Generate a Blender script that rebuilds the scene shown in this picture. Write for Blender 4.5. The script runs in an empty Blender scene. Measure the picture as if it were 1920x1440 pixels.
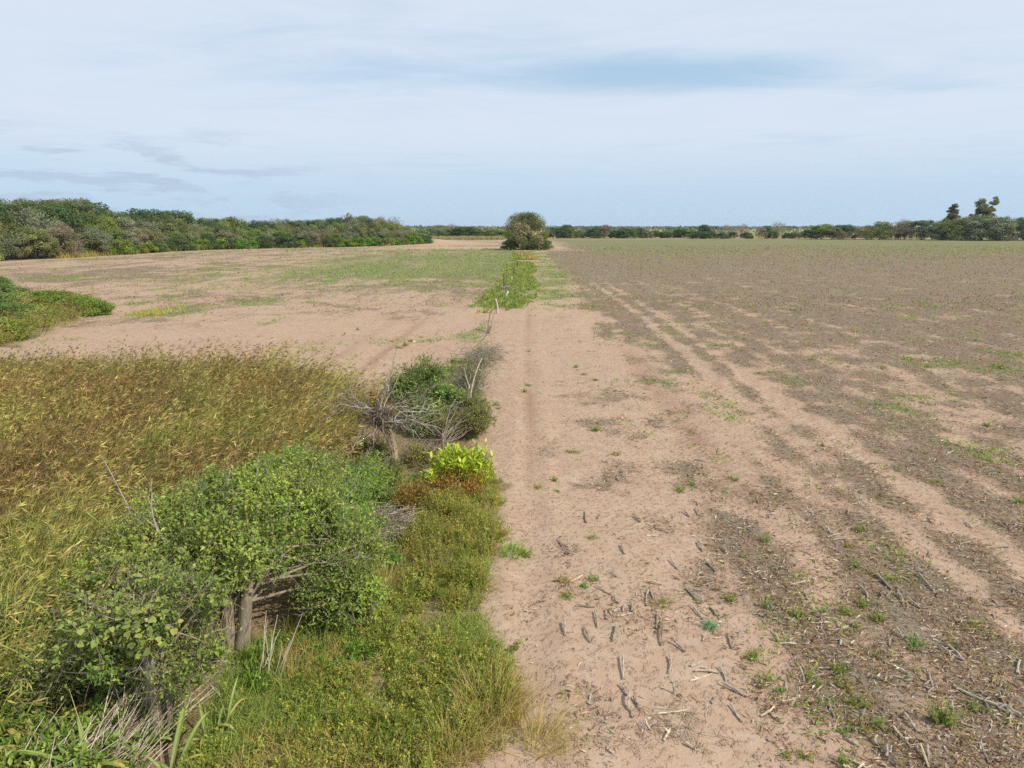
import bpy, math, random
import numpy as np
from mathutils import Vector, Matrix

# ------------------------------------------------------------------ camera, sky, sun, exposure
SC = bpy.context.scene
COL = SC.collection
CAM_H, PITCH, FPX = 6.0, math.radians(12.8), 1297.0
cam_d = bpy.data.cameras.new('camera')
cam_d.sensor_width = 36.0
cam_d.lens = 36.0 * FPX / 1920.0
cam_d.clip_start, cam_d.clip_end = 0.1, 40000.0
cam = bpy.data.objects.new('camera', cam_d); COL.objects.link(cam)
cam.location = (0, 0, CAM_H)
cam.rotation_euler = (math.pi / 2 - PITCH, 0, 0)
SC.camera = cam
SC.cycles.max_bounces = 7; SC.cycles.diffuse_bounces = 3; SC.cycles.glossy_bounces = 2; SC.cycles.transmission_bounces = 4; SC.cycles.volume_bounces = 0
SC.cycles.use_denoising = False
SC.view_settings.view_transform = 'Standard'
SC.view_settings.look = 'None'
SC.view_settings.exposure = 0.0
SC.view_settings.gamma = 1.0
SC.view_settings.use_curve_mapping = False

SUN_EL, SUN_DIR = math.radians(43), Vector((0.87, -0.49, 0)).normalized()
to_sun = Vector((SUN_DIR.x * math.cos(SUN_EL), SUN_DIR.y * math.cos(SUN_EL), math.sin(SUN_EL)))
sl = bpy.data.lights.new('sun', 'SUN'); sl.energy = 5.0; sl.angle = math.radians(0.8); sl.color = (1.0, 0.945, 0.85)
so = bpy.data.objects.new('sun', sl); COL.objects.link(so)
so.rotation_euler = to_sun.to_track_quat('Z', 'Y').to_euler(); so.location = (60, -40, 60)


class NT:
    """small helper to write node trees"""
    def __init__(s, tree): s.t = tree; s.n = tree.nodes; s.l = tree.links; s.n.clear()
    def add(s, typ, **kw):
        nd = s.n.new(typ)
        for k, v in kw.items():
            if k == 'ins':
                for i, val in v.items():
                    if hasattr(val, 'is_linked') or hasattr(val, 'node'): s.l.new(val, nd.inputs[i])
                    else: nd.inputs[i].default_value = val
            else: setattr(nd, k, v)
        return nd
    def math(s, op, a, b=0.0, c=0.0, clamp=False):
        return s.add('ShaderNodeMath', operation=op, use_clamp=clamp, ins={0: a, 1: b, 2: c}).outputs[0]
    def mix(s, f, a, b, blend='MIX'):
        nd = s.add('ShaderNodeMix', data_type='RGBA', blend_type=blend, ins={0: f, 6: a, 7: b}); return nd.outputs[2]
    def ramp(s, v, a, b, lo=0.0, hi=1.0):
        return s.add('ShaderNodeMapRange', interpolation_type='SMOOTHSTEP', ins={0: v, 1: a, 2: b, 3: lo, 4: hi}).outputs[0]
    def noise(s, vec, scale, detail=3.0, rough=0.55, dist=0.0):
        nd = s.add('ShaderNodeTexNoise', ins={'Scale': scale, 'Detail': detail, 'Roughness': rough, 'Distortion': dist})
        if vec is not None: s.l.new(vec, nd.inputs['Vector'])
        return nd.outputs['Fac']
    def scaled(s, vec, sc, rot=(0, 0, 0), loc=(0, 0, 0)):
        return s.add('ShaderNodeMapping', ins={'Vector': vec, 'Scale': sc, 'Rotation': rot, 'Location': loc}).outputs[0]


def lin(h):
    if isinstance(h, str): c = [int(h[i:i + 2], 16) / 255 for i in (0, 2, 4)]
    else: c = h
    return tuple((v / 12.92 if v <= 0.04045 else ((v + 0.055) / 1.055) ** 2.4) for v in c)
def lin4(h): return lin(h) + (1.0,)

world = bpy.data.worlds.new('World'); SC.world = world; world.use_nodes = True
w = NT(world.node_tree)
tc = w.add('ShaderNodeTexCoord').outputs['Generated']
sky = w.add('ShaderNodeTexSky', sky_type='NISHITA', sun_disc=False, sun_elevation=SUN_EL,
            sun_rotation=math.atan2(SUN_DIR.x, SUN_DIR.y), altitude=50.0, air_density=1.0, dust_density=0.6, ozone_density=2.5)
skyc = w.mix(1.0, sky.outputs[0], (0.135, 0.135, 0.138, 1), 'MULTIPLY')
sep = w.add('ShaderNodeSeparateXYZ', ins={0: tc})
skyc = w.mix(w.ramp(sep.outputs[2], 0.03, 0.40, 0.90, 0.45), skyc, lin4('b0d2eb'))     # thick pale-blue air low over the land
z = w.math('MAXIMUM', sep.outputs[2], 0.012)
px_ = w.math('DIVIDE', sep.outputs[0], z); py_ = w.math('DIVIDE', sep.outputs[1], z)
pv = w.add('ShaderNodeCombineXYZ', ins={0: px_, 1: py_, 2: 0.0}).outputs[0]      # where the view ray meets the cloud sheet
n1 = w.noise(w.scaled(pv, (0.26, 0.42, 1), (0, 0, 0.25), (3.1, 1.7, 0)), 1.0, 6.0, 0.58, 0.4)
n2 = w.noise(w.scaled(pv, (0.75, 1.1, 1), (0, 0, 0.12), (9.0, 4.4, 0)), 1.0, 9.0, 0.68, 0.8)
veil = w.math('ADD', w.math('MULTIPLY', n1, 0.62), w.math('MULTIPLY', n2, 0.38))
# a gap in the veil ahead, slightly right, and a thinner sheet far off near the horizon
def gap(cx, cy, rx, ry, rot, amt):
    m = w.scaled(pv, (1 / rx, 1 / ry, 1), (0, 0, rot), (0, 0, 0))
    c0 = Matrix.Rotation(rot, 2) @ Vector((cx / rx, cy / ry)) if rot else Vector((cx / rx, cy / ry))
    s_ = w.add('ShaderNodeVectorMath', operation='SUBTRACT', ins={0: m, 1: (c0.x, c0.y, 0)}).outputs[0]
    ln = w.add('ShaderNodeVectorMath', operation='LENGTH', ins={0: s_}).outputs[1]
    return w.ramp(ln, 0.0, 1.0, amt, 0.0)
g1 = gap(1.0, 5.05, 1.9, 1.0, 0, 0.34)
g2 = gap(-0.9, 5.0, 1.1, 0.7, 0, 0.14)
g3 = gap(3.2, 5.4, 2.2, 0.7, 0, 0.16)
veil = w.math('SUBTRACT', veil, w.math('ADD', w.math('ADD', g1, g2), g3))
veil = w.ramp(veil, 0.10, 0.52, 0.10, 0.95)
hz = w.ramp(sep.outputs[2], 0.015, 0.13, 0.22, 1.0)
veil = w.math('MULTIPLY', veil, hz)
cloud_c = w.mix(n2, lin4('d3e1f4'), lin4('e1eaf5'))
c1 = w.mix(veil, skyc, cloud_c)
# small grey fair-weather clouds low on the left
dv_ = w.add('ShaderNodeCombineXYZ', ins={0: w.math('MULTIPLY', sep.outputs[0], 11.0), 1: w.math('MULTIPLY', sep.outputs[2], 48.0), 2: 3.3}).outputs[0]
n3 = w.noise(dv_, 1.0, 5.0, 0.6, 0.2)
az = w.math('DIVIDE', px_, w.math('MAXIMUM', w.math('ABSOLUTE', py_), 0.01))
reg = w.math('MULTIPLY', w.ramp(az, -0.12, -0.42), w.ramp(sep.outputs[2], 0.135, 0.075))
low = w.math('MULTIPLY', w.ramp(n3, 0.50, 0.62), reg)
c2 = w.mix(w.math('MULTIPLY', low, 0.6), c1, lin4('b4c3da'))
bg = w.add('ShaderNodeBackground', ins={0: c2, 1: 1.0})
w.l.new(bg.outputs[0], w.add('ShaderNodeOutputWorld').inputs[0])

# ------------------------------------------------------------------ helpers
rng = np.random.default_rng(7)
random.seed(7)
CP, SP = math.cos(PITCH), math.sin(PITCH)

def ray(px, py):
    a = (px - 960) / FPX; b = -(py - 720) / FPX
    return np.array([a, CP + b * SP, -SP + b * CP])
def G(px, py, z=0.0):
    """photo pixel (1920 wide) -> point on the ground plane"""
    d = ray(px, py); t = (z - CAM_H) / d[2]
    return np.array([d[0] * t, d[1] * t])
def at_depth(px, py, y):
    """photo pixel -> point at world distance y"""
    d = ray(px, py); t = y / d[1]
    return np.array([d[0] * t, y, CAM_H + d[2] * t])
def Gs(pts): return np.array([G(*p) for p in pts])

def _h(ix, iy, seed):
    n = (ix.astype(np.int64) * 374761393 + iy.astype(np.int64) * 668265263 + seed * 1442695041) & 0x7fffffff
    n = ((n ^ (n >> 13)) * 1274126177) & 0x7fffffff
    n = (n ^ (n >> 16)) & 0xffff
    return n / 65535.0
def vnoise(x, y, seed=0):
    xi = np.floor(x); yi = np.floor(y); fx = x - xi; fy = y - yi
    fx = fx * fx * (3 - 2 * fx); fy = fy * fy * (3 - 2 * fy)
    a = _h(xi, yi, seed); b = _h(xi + 1, yi, seed); c = _h(xi, yi + 1, seed); d = _h(xi + 1, yi + 1, seed)
    return (a * (1 - fx) + b * fx) * (1 - fy) + (c * (1 - fx) + d * fx) * fy
def fbm(x, y, seed=0, octv=4):
    s = 0; amp = 0.5; tot = 0
    for o in range(octv):
        s = s + amp * vnoise(x * 2 ** o + 17.3 * o, y * 2 ** o + 5.1 * o, seed + o); tot += amp; amp *= 0.5
    return s / tot
def sst(a, b, v):
    t = np.clip((v - a) / (b - a), 0, 1); return t * t * (3 - 2 * t)
def bump1(v, c, wd): return np.exp(-((v - c) / wd) ** 2)
def inpoly(x, y, poly):
    r = np.zeros(x.shape, bool); n = len(poly); j = n - 1
    for i in range(n):
        xi, yi = poly[i]; xj, yj = poly[j]
        c = ((yi > y) != (yj > y)) & (x < (xj - xi) * (y - yi) / (yj - yi + 1e-12) + xi)
        r ^= c; j = i
    return r

# ---- the lie of the land: s = metres right of the fence-side track, rows run along it
def S(x, y): return x - 0.0195 * y
THICKET = Gs([(-900, 1700), (-700, 735), (-100, 702), (60, 700), (300, 700), (520, 706), (620, 730), (690, 762), (735, 770), (760, 748), (850, 742),
              (893, 770), (905, 880), (918, 915), (915, 1000), (917, 1090), (880, 1150), (925, 1200), (965, 1290), (965, 1370), (800, 1460), (700, 1750)])
def thicket(x, y):
    jx = (fbm(x * 0.9, y * 0.9, 31, 3) - 0.5) * 1.5; jy = (fbm(x * 0.9 + 40, y * 0.9, 32, 3) - 0.5) * 1.5
    return inpoly(x + jx, y + jy, THICKET).astype(float)
WOODLINE = Gs([(-420, 512), (-160, 500), (0, 490), (120, 484), (250, 476), (330, 471), (400, 468), (520, 465), (640, 463), (720, 461), (770, 458), (808, 456)])
def wood_depth(x, y):
    """how far behind the edge of the left wood (positive = inside)"""
    xb = np.interp(y, WOODLINE[:, 1], WOODLINE[:, 0], left=WOODLINE[0, 0], right=WOODLINE[-1, 0])
    return xb - x

def masks(x, y):
    s = S(x, y); d = np.maximum(y, 1.0)
    row = fbm(s * 0.9, y * 0.10, 3, 4)                 # streaks along the rows
    pat = fbm(x * 0.33, y * 0.33, 5, 4); pat2 = fbm(x * 1.1, y * 0.9, 8, 3)
    big = fbm(x * 0.05, y * 0.03, 11, 4)
    # right field
    edge = 2.3 + 1.6 * sst(10, 26, y) - 0.9 * sst(30, 55, y)
    r = sst(edge - 1.2, edge + 4.2, s + (pat - 0.5) * 5.0) * (0.74 + 0.16 * sst(20, 45, y))
    r = r - .06 + .12 * (1 - sst(17, 24, y)) + .13 * sst(24, 36, y) + (row - 0.5) * 0.8 + (pat2 - 0.5) * 1.35 + (fbm(x * 2.6, y * 2.2, 9, 3) - .5) * .5
    for c, wd, am in ((7.6, 0.34, 0.7), (9.0, 0.34, 0.65), (4.9, 0.5, 0.15), (10.9, .3, .2), (12.3, 0.4, 0.3), (15.4, 0.6, 0.3), (6.2, 0.3, .15), (3.4, .3, .2), (18.5, .5, .2)):
        r = r - am * bump1(s + (fbm(y * 0.05, y * 0 + 3, 77, 2) - 0.5) * 1.2, c, wd) * (1 - sst(60, 110, y))
    r = np.clip(r, 0, 1) * sst(edge - 1.8, edge - 0.2, s + (pat - 0.5) * 2)
    far = sst(50, 95, y) * sst(3.2, 5.5, s)
    r = np.maximum(r, far * (0.82 + 0.4 * (pat - 0.5) + 0.3 * (row - .5)))
    r = np.where(s < edge - 0.1, np.clip((pat2 - 0.46) * 2.4 + .22 * (1 - sst(11, 15, y)) * sst(.8, 1.5, s) + (row - 0.5) * 0.8, 0, 0.75) * sst(-0.8, 0.9, s) * (1 - sst(20, 34, y) * 0.6), r)
    # left fields
    L = sst(-1.0, -3.0, s)
    rl = np.clip((fbm(x * 0.16, y * 0.10, 21, 4) - 0.42) * 2.4 + (fbm(x * 0.6, y * 0.6, 24, 3) - 0.5) * 1.2, 0, 1) * sst(27, 36, y - 0.25 * (-x - 8)) * 0.95
    rl = np.maximum(rl, sst(50, 66, y + (big - 0.5) * 22 + (pat - .5) * 8) * (0.46 + (pat - 0.5) * 0.7 + (row - .5) * 0.7))
    r = r * (1 - L) + np.clip(rl, 0, 1) * L
    # greens: low weeds
    g = np.clip((fbm(x * 0.55, y * 0.45, 41, 4) - 0.57) * 4.5, 0, 1) * 0.7 * sst(2.5, 5.0, s) * (1 - 0.5 * sst(50, 90, y))
    g = np.maximum(g, sst(60, 240, y) * sst(6, 16, s) * (0.48 + 0.45 * big + .5 * (pat2 - .5)))
    g = np.maximum(g, sst(205, 250, y) * sst(20, 45, s) * (0.55 + 0.4 * (big - 0.3)))
    strip_r = bump1(s, 2.6, 3.0) * sst(44, 66, y + (pat2 - .5) * 22) * (1 - sst(175, 200, y))
    g = np.maximum(g, strip_r * (0.58 + 1.7 * (pat - 0.32) + .8 * (pat2 - .5)))
    gl = sst(50, 92, y + (pat - 0.5) * 30 + (pat2 - .5) * 16) * sst(-62, -4, s + (big - 0.5) * 40) * (0.74 + 1.0 * (fbm(s * 0.4, y * 0.05, 51, 4) - 0.3) + .6 * (pat2 - .5)) * (1 - sst(185, 215, y))
    gl = np.maximum(gl, np.clip((fbm(x * 0.2, y * 0.16, 55, 4) - 0.55) * 4.5, 0, 0.75) * sst(28, 34, y))
    wd_ = wood_depth(x, y)
    gl = np.maximum(gl, bump1(wd_, -11.0, 6.0) * sst(120, 150, y) * (1 - sst(225, 245, y)) * (0.25 + 1.0 * (pat - 0.25)))
    g = np.maximum(g * (1 - L), gl * L)
    road = bump1(wd_, -2.6, 2.4) * sst(95, 120, y) * (1 - sst(300, 330, y)) + bump1(y, 205, 9) * sst(-30, -14, -np.abs(x + 10)) * 0.9
    road = np.clip(road, 0, 1)
    sandfar = sst(8, -6, s - 12 + (pat - .5) * 10) * sst(2, 5, s) * sst(172, 186, y) * (1 - sst(300, 330, y)) * 0.75
    sandfar = np.maximum(sandfar, bump1(x, -28, 14) * bump1(y, 262, 34))
    r = r * (1 - road) * (1 - sandfar * 0.8); g = g * (1 - road) * (1 - sandfar)
    # ruts: darker, redder sand where wheels have turned it
    dk = .75 * bump1(s + 0.05 * np.sin(y * 0.21), 0.12, 0.15) * sst(13, 20, y) * (1 - sst(44, 54, y)) * np.clip(1.6 * fbm(y * 0.3, s * 0, 61, 3) - .35, .05, .8)
    dk = np.maximum(dk, bump1(s - 0.012 * (y - 30), -7.0, 0.26) * sst(24, 28, y) * (1 - sst(40, 52, y)) * 0.55)
    dk = np.maximum(dk, bump1(s - 0.012 * (y - 30), -8.9, 0.26) * sst(24, 28, y) * (1 - sst(40, 52, y)) * 0.25)
    dk = np.maximum(dk, 0.45 * bump1(s, 5.0, 0.45) * sst(13, 16, y) * (1 - sst(30, 38, y)))
    beyond = sst(345, 352, y) * sst(-40, -20, x) + sst(330, 340, y) * sst(-20, -40, x)
    t = thicket(x, y)
    t = np.maximum(t, sst(-1.0, 2.0, wd_) * sst(90, 110, y) * (1 - sst(330, 340, y)))
    return np.clip(r, 0, 1) * (1 - t), np.clip(g, 0, 1) * (1 - t), np.clip(dk, 0, 1), t, np.clip(beyond, 0, 1)

def tread(x, y):
    s = S(x, y); k = 0
    for c, wd, y0, y1 in ((4.75, .28, 13, 34), (5.35, .26, 13, 34), (7.6, .3, 6, 55), (9.0, .3, 6, 55), (.12, .2, 18, 50), (2.6, .25, 18, 50), (-7.0, .28, 26, 60), (-8.9, .28, 26, 60)):
        k = k + bump1(s, c, wd) * sst(y0, y0 + 4, y) * (1 - sst(y1 - 6, y1, y)) * np.clip(2.2 * fbm(y * .22 + c, y * 0, 66, 3) - .55, 0, 1)
    return np.clip(k, 0, 1)
def hgt(x, y):
    s = S(x, y); near = 1 - sst(60, 110, y)
    h = (fbm(x * 0.25, y * 0.25, 71, 3) - 0.5) * 0.16 + (fbm(x * 1.3, y * 1.3, 73, 3) - 0.5) * 0.045
    h = h - 0.02 * bump1(s, 0.12, 0.22) + 0.02 * bump1(s, -0.35, 0.18) + 0.02 * bump1(s, 0.6, 0.18)
    tw = 2 * np.pi / 0.34
    for c in (4.75, 5.25):
        h = h - (0.02 + 0.018 * np.sin(y * tw + (c > 5) * 2.0 + (s - c) * 5)) * bump1(s, c, 0.24) * sst(12, 15, y) * (1 - sst(30, 38, y))
    for c in (7.6, 9.0):
        h = h - (0.035 + 0.018 * np.sin(y * tw + (s - c) * 5)) * bump1(s, c, 0.30) * sst(6, 8, y) * (1 - sst(50, 60, y))
    for c in (1.15, 1.6, 2.05, 2.5):
        h = h - 0.022 * bump1(s + 0.04 * np.sin(y * 0.3), c, 0.07) * sst(24, 30, y) * (1 - sst(50, 58, y))
    h = h - 0.03 * bump1(s - 0.012 * (y - 30), -7.0, 0.26) - 0.02 * bump1(s - 0.012 * (y - 30), -8.9, 0.26)
    h = h * near
    h = h + 1.3 * bump1(x, -33, 9) * bump1(y, 285, 14)          # sand bank by the end of the wood
    return h
def H1(x, y): return float(hgt(np.array([x]), np.array([y]))[0])

# ---- mesh collecting
class MB:
    def __init__(s): s.v = []; s.c = []; s.q = []; s.n = 0
    def put(s, v, q, c):
        v = np.asarray(v, np.float32).reshape(-1, 3); s.v.append(v); s.q.append(np.asarray(q, np.int32) + s.n)
        c = np.asarray(c, np.float32)
        if c.ndim == 1: c = np.broadcast_to(c, (len(v), 3))
        s.c.append(c); s.n += len(v)
    def tubes(s, p0, p1, r0, r1, col, sides=4, caps=False):
        """straight tapered rods, all at once"""
        p0 = np.atleast_2d(p0); p1 = np.atleast_2d(p1); n = len(p0); d = p1 - p0
        L = np.linalg.norm(d, axis=1, keepdims=True) + 1e-9; d = d / L
        a = np.where(np.abs(d[:, 2:3]) < 0.9, np.array([[0, 0, 1.0]]), np.array([[1.0, 0, 0]]))
        u = np.cross(d, a); u /= np.linalg.norm(u, axis=1, keepdims=True); v = np.cross(d, u)
        th = np.arange(sides) * 2 * np.pi / sides
        ring = u[:, None] * np.cos(th)[None, :, None] + v[:, None] * np.sin(th)[None, :, None]
        r0 = np.broadcast_to(np.asarray(r0, float).reshape(-1, 1, 1), (n, 1, 1)); r1 = np.broadcast_to(np.asarray(r1, float).reshape(-1, 1, 1), (n, 1, 1))
        V = np.concatenate([p0[:, None] + ring * r0, p1[:, None] + ring * r1], 1)
        k = np.arange(sides); k2 = (k + 1) % sides
        Q = np.stack([k, k2, k2 + sides, k + sides], 1)
        if caps and sides == 4: Q = np.concatenate([Q, [[3, 2, 1, 0], [4, 5, 6, 7]]])
        if caps and sides == 6: Q = np.concatenate([Q, [[3, 2, 1, 0], [0, 5, 4, 3], [6, 7, 8, 9], [9, 10, 11, 6]]])
        Q = (np.arange(n) * 2 * sides)[:, None, None] + Q[None]
        c = np.asarray(col, float)
        if c.ndim == 1: c = np.broadcast_to(c, (n, 3))
        s.put(V.reshape(-1, 3), Q.reshape(-1, 4), np.repeat(c, 2 * sides, 0))
    def path(s, pts, rad, col, sides=6, wob=0.0):
        """bent tube through points"""
        P = np.asarray(pts, float); n = len(P); rad = np.asarray(rad, float)
        T = np.gradient(P, axis=0); T /= np.linalg.norm(T, axis=1, keepdims=True) + 1e-9
        a = np.array([0.31, 0.93, 0.17]); u = np.cross(T, a); u /= np.linalg.norm(u, axis=1, keepdims=True) + 1e-9; v = np.cross(T, u)
        th = np.arange(sides) * 2 * np.pi / sides
        rr = rad[:, None] * (1 + wob * (rng.random((n, sides)) - 0.5))
        V = P[:, None] + (u[:, None] * np.cos(th)[None, :, None] + v[:, None] * np.sin(th)[None, :, None]) * rr[..., None]
        i = np.arange(n - 1)[:, None] * sides; k = np.arange(sides)[None]; k2 = (k + 1) % sides
        Q = np.stack([i + k, i + k2, i + sides + k2, i + sides + k], -1).reshape(-1, 4)
        e = (n - 1) * sides
        cap = [[e, e + 1, e + 2, e + 3]] if sides == 4 else [[e, e + 1, e + 2, e + 3], [e, e + 3, e + 4, e + 5]] if sides == 6 else []
        if cap: Q = np.concatenate([Q, cap])
        c = np.asarray(col, float)
        if c.ndim == 2: c = np.repeat(c, sides, 0)
        s.put(V.reshape(-1, 3), Q, c)
    def leaves(s, base, dirv, nrm, ln, wd, col, fold=0.25, mid=0.45, droop=0.0):
        """leaf = folded diamond of four points"""
        n = len(base); d = dirv / (np.linalg.norm(dirv, axis=1, keepdims=True) + 1e-9)
        sd = np.cross(d, nrm); sd /= np.linalg.norm(sd, axis=1, keepdims=True) + 1e-9; up = np.cross(sd, d)
        ln = np.broadcast_to(np.asarray(ln, float).reshape(-1, 1), (n, 1)); wd = np.broadcast_to(np.asarray(wd, float).reshape(-1, 1), (n, 1))
        m = base + d * ln * mid + up * wd * fold
        tip = base + d * ln; tip[:, 2] -= droop * ln[:, 0]
        V = np.stack([base, m + sd * wd * 0.5, tip, m - sd * wd * 0.5], 1)
        Q = (np.arange(n) * 4)[:, None] + np.arange(4)[None]
        c = np.asarray(col, float)
        if c.ndim == 1: c = np.broadcast_to(c, (n, 3))
        s.put(V.reshape(-1, 3), Q, np.repeat(c, 4, 0))
    def blades(s, base, dirv, ln, wd, bend, col, tipcol=None, seg=3, facing=None):
        """grass blades: tapering ribbons that lean and bend over; bend = xyz offset of the tip relative to length"""
        n = len(base); d = dirv / (np.linalg.norm(dirv, axis=1, keepdims=True) + 1e-9)
        ln = np.broadcast_to(np.asarray(ln, float).reshape(-1, 1), (n, 1)); wd = np.broadcast_to(np.asarray(wd, float).reshape(-1, 1), (n, 1))
        a = rng.random(n) * 2 * np.pi if facing is None else facing
        sd = np.stack([np.cos(a), np.sin(a), np.zeros(n)], 1)
        c0 = np.broadcast_to(np.asarray(col, float), (n, 3)); c1 = c0 if tipcol is None else np.broadcast_to(np.asarray(tipcol, float), (n, 3))
        Vs, Cs = [], []
        for k in range(seg + 1):
            t = k / seg
            p = base + d * ln * t + bend * ln * t * t
            ww = wd * (1.0 - 0.9 * t ** 1.6) * 0.5
            Vs += [p - sd * ww, p + sd * ww]; cc = c0 * (1 - t) + c1 * t; Cs += [cc, cc]
        V = np.stack(Vs, 1); C = np.stack(Cs, 1); m = 2 * (seg + 1)
        q = np.array([[2 * k, 2 * k + 1, 2 * k + 3, 2 * k + 2] for k in range(seg)])
        Q = (np.arange(n) * m)[:, None, None] + q[None]
        s.put(V.reshape(-1, 3), Q.reshape(-1, 4), C.reshape(-1, 3))
    def mesh(s, name, mat, smooth=False):
        V = np.concatenate(s.v); Q = np.concatenate(s.q); C = np.concatenate(s.c)
        me = bpy.data.meshes.new(name)
        me.vertices.add(len(V)); me.vertices.foreach_set('co', V.ravel())
        me.loops.add(Q.size); me.loops.foreach_set('vertex_index', Q.ravel())
        me.polygons.add(len(Q)); me.polygons.foreach_set('loop_start', np.arange(len(Q), dtype=np.int32) * 4)
        me.polygons.foreach_set('loop_total', np.full(len(Q), 4, np.int32))
        me.polygons.foreach_set('use_smooth', np.full(len(Q), smooth, bool))
        me.update(calc_edges=True)
        at = me.color_attributes.new('col', 'FLOAT_COLOR', 'POINT')
        at.data.foreach_set('color', np.concatenate([C, np.ones((len(C), 1), np.float32)], 1).astype(np.float32).ravel())
        me.materials.append(mat)
        return me

def obj(name, me, parent=None, loc=None, rz=0.0, sc=None):
    o = bpy.data.objects.new(name, me); COL.objects.link(o)
    if parent: o.parent = parent
    if loc is not None: o.location = loc
    if rz: o.rotation_euler = (0, 0, rz)
    if sc is not None: o.scale = sc
    return o
def tag(o, label, cat=None, group=None, kind=None):
    o['label'] = label
    if cat: o['category'] = cat
    if group: o['group'] = group
    if kind: o['kind'] = kind
    return o
def thing(name, label, cat, loc=(0, 0, 0), rz=0.0, group=None, sc=None):
    return tag(obj(name, None, None, loc, rz, sc), label, cat, group)

def unit(v): return v / (np.linalg.norm(v, axis=-1, keepdims=True) + 1e-9)
def rdir(n, up=0.0):
    v = rng.normal(size=(n, 3)); v = unit(v); v[:, 2] += up; return unit(v)
def pal(cols, n, var=0.18):
    """n colours drawn from a list of hex albedos, each varied a little"""
    C = np.array([lin(c) for c in cols]); c = C[rng.integers(0, len(C), n)]
    k = 1 + (rng.random((n, 1)) - 0.5) * 2 * var; hue = 1 + (rng.random((n, 3)) - 0.5) * var * 0.6
    return np.clip(c * k * hue, 0, 1)

# ------------------------------------------------------------------ materials
def mat_leaf(name, transl=0.42, rough=0.55, spec=0.25, tint=0.12, gain=1.5):
    m = bpy.data.materials.new(name); m.use_nodes = True; t = NT(m.node_tree)
    col = t.add('ShaderNodeAttribute', attribute_name='col').outputs['Color']
    oi = t.add('ShaderNodeObjectInfo').outputs['Random']
    hsv = t.add('ShaderNodeHueSaturation', ins={0: t.math('ADD', 0.5 - 0.012, t.math('MULTIPLY', oi, 0.024)), 1: 1.0,
                2: t.math('ADD', gain - tint / 2, t.math('MULTIPLY', oi, tint)), 4: col}).outputs[0]
    p = t.add('ShaderNodeBsdfPrincipled', ins={'Base Color': hsv, 'Roughness': rough, 'Specular IOR Level': spec})
    tr = t.add('ShaderNodeBsdfTranslucent', ins={0: t.mix(0.5, hsv, t.mix(1.0, hsv, (1.3, 1.35, 0.6, 1), 'MULTIPLY'))})
    mx = t.add('ShaderNodeMixShader', ins={0: transl, 1: p.outputs[0], 2: tr.outputs[0]})
    t.l.new(mx.outputs[0], t.add('ShaderNodeOutputMaterial').inputs[0]); return m
def mat_wood(name, scale=30.0, bump=0.4, stretch=(1, 1, 0.15)):
    m = bpy.data.materials.new(name); m.use_nodes = True; t = NT(m.node_tree)
    col = t.add('ShaderNodeAttribute', attribute_name='col').outputs['Color']
    tcn = t.add('ShaderNodeTexCoord').outputs['Object']
    n = t.noise(t.scaled(tcn, stretch), scale, 5.0, 0.65)
    c = t.mix(t.ramp(n, 0.3, 0.7), t.mix(1.0, col, (0.55, 0.53, 0.5, 1), 'MULTIPLY'), t.mix(1.0, col, (1.25, 1.22, 1.18, 1), 'MULTIPLY'))
    b = t.add('ShaderNodeBump', ins={'Strength': bump, 'Distance': 0.02, 'Height': n})
    p = t.add('ShaderNodeBsdfPrincipled', ins={'Base Color': c, 'Roughness': 0.85, 'Specular IOR Level': 0.2, 'Normal': b.outputs[0]})
    t.l.new(p.outputs[0], t.add('ShaderNodeOutputMaterial').inputs[0]); return m

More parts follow.
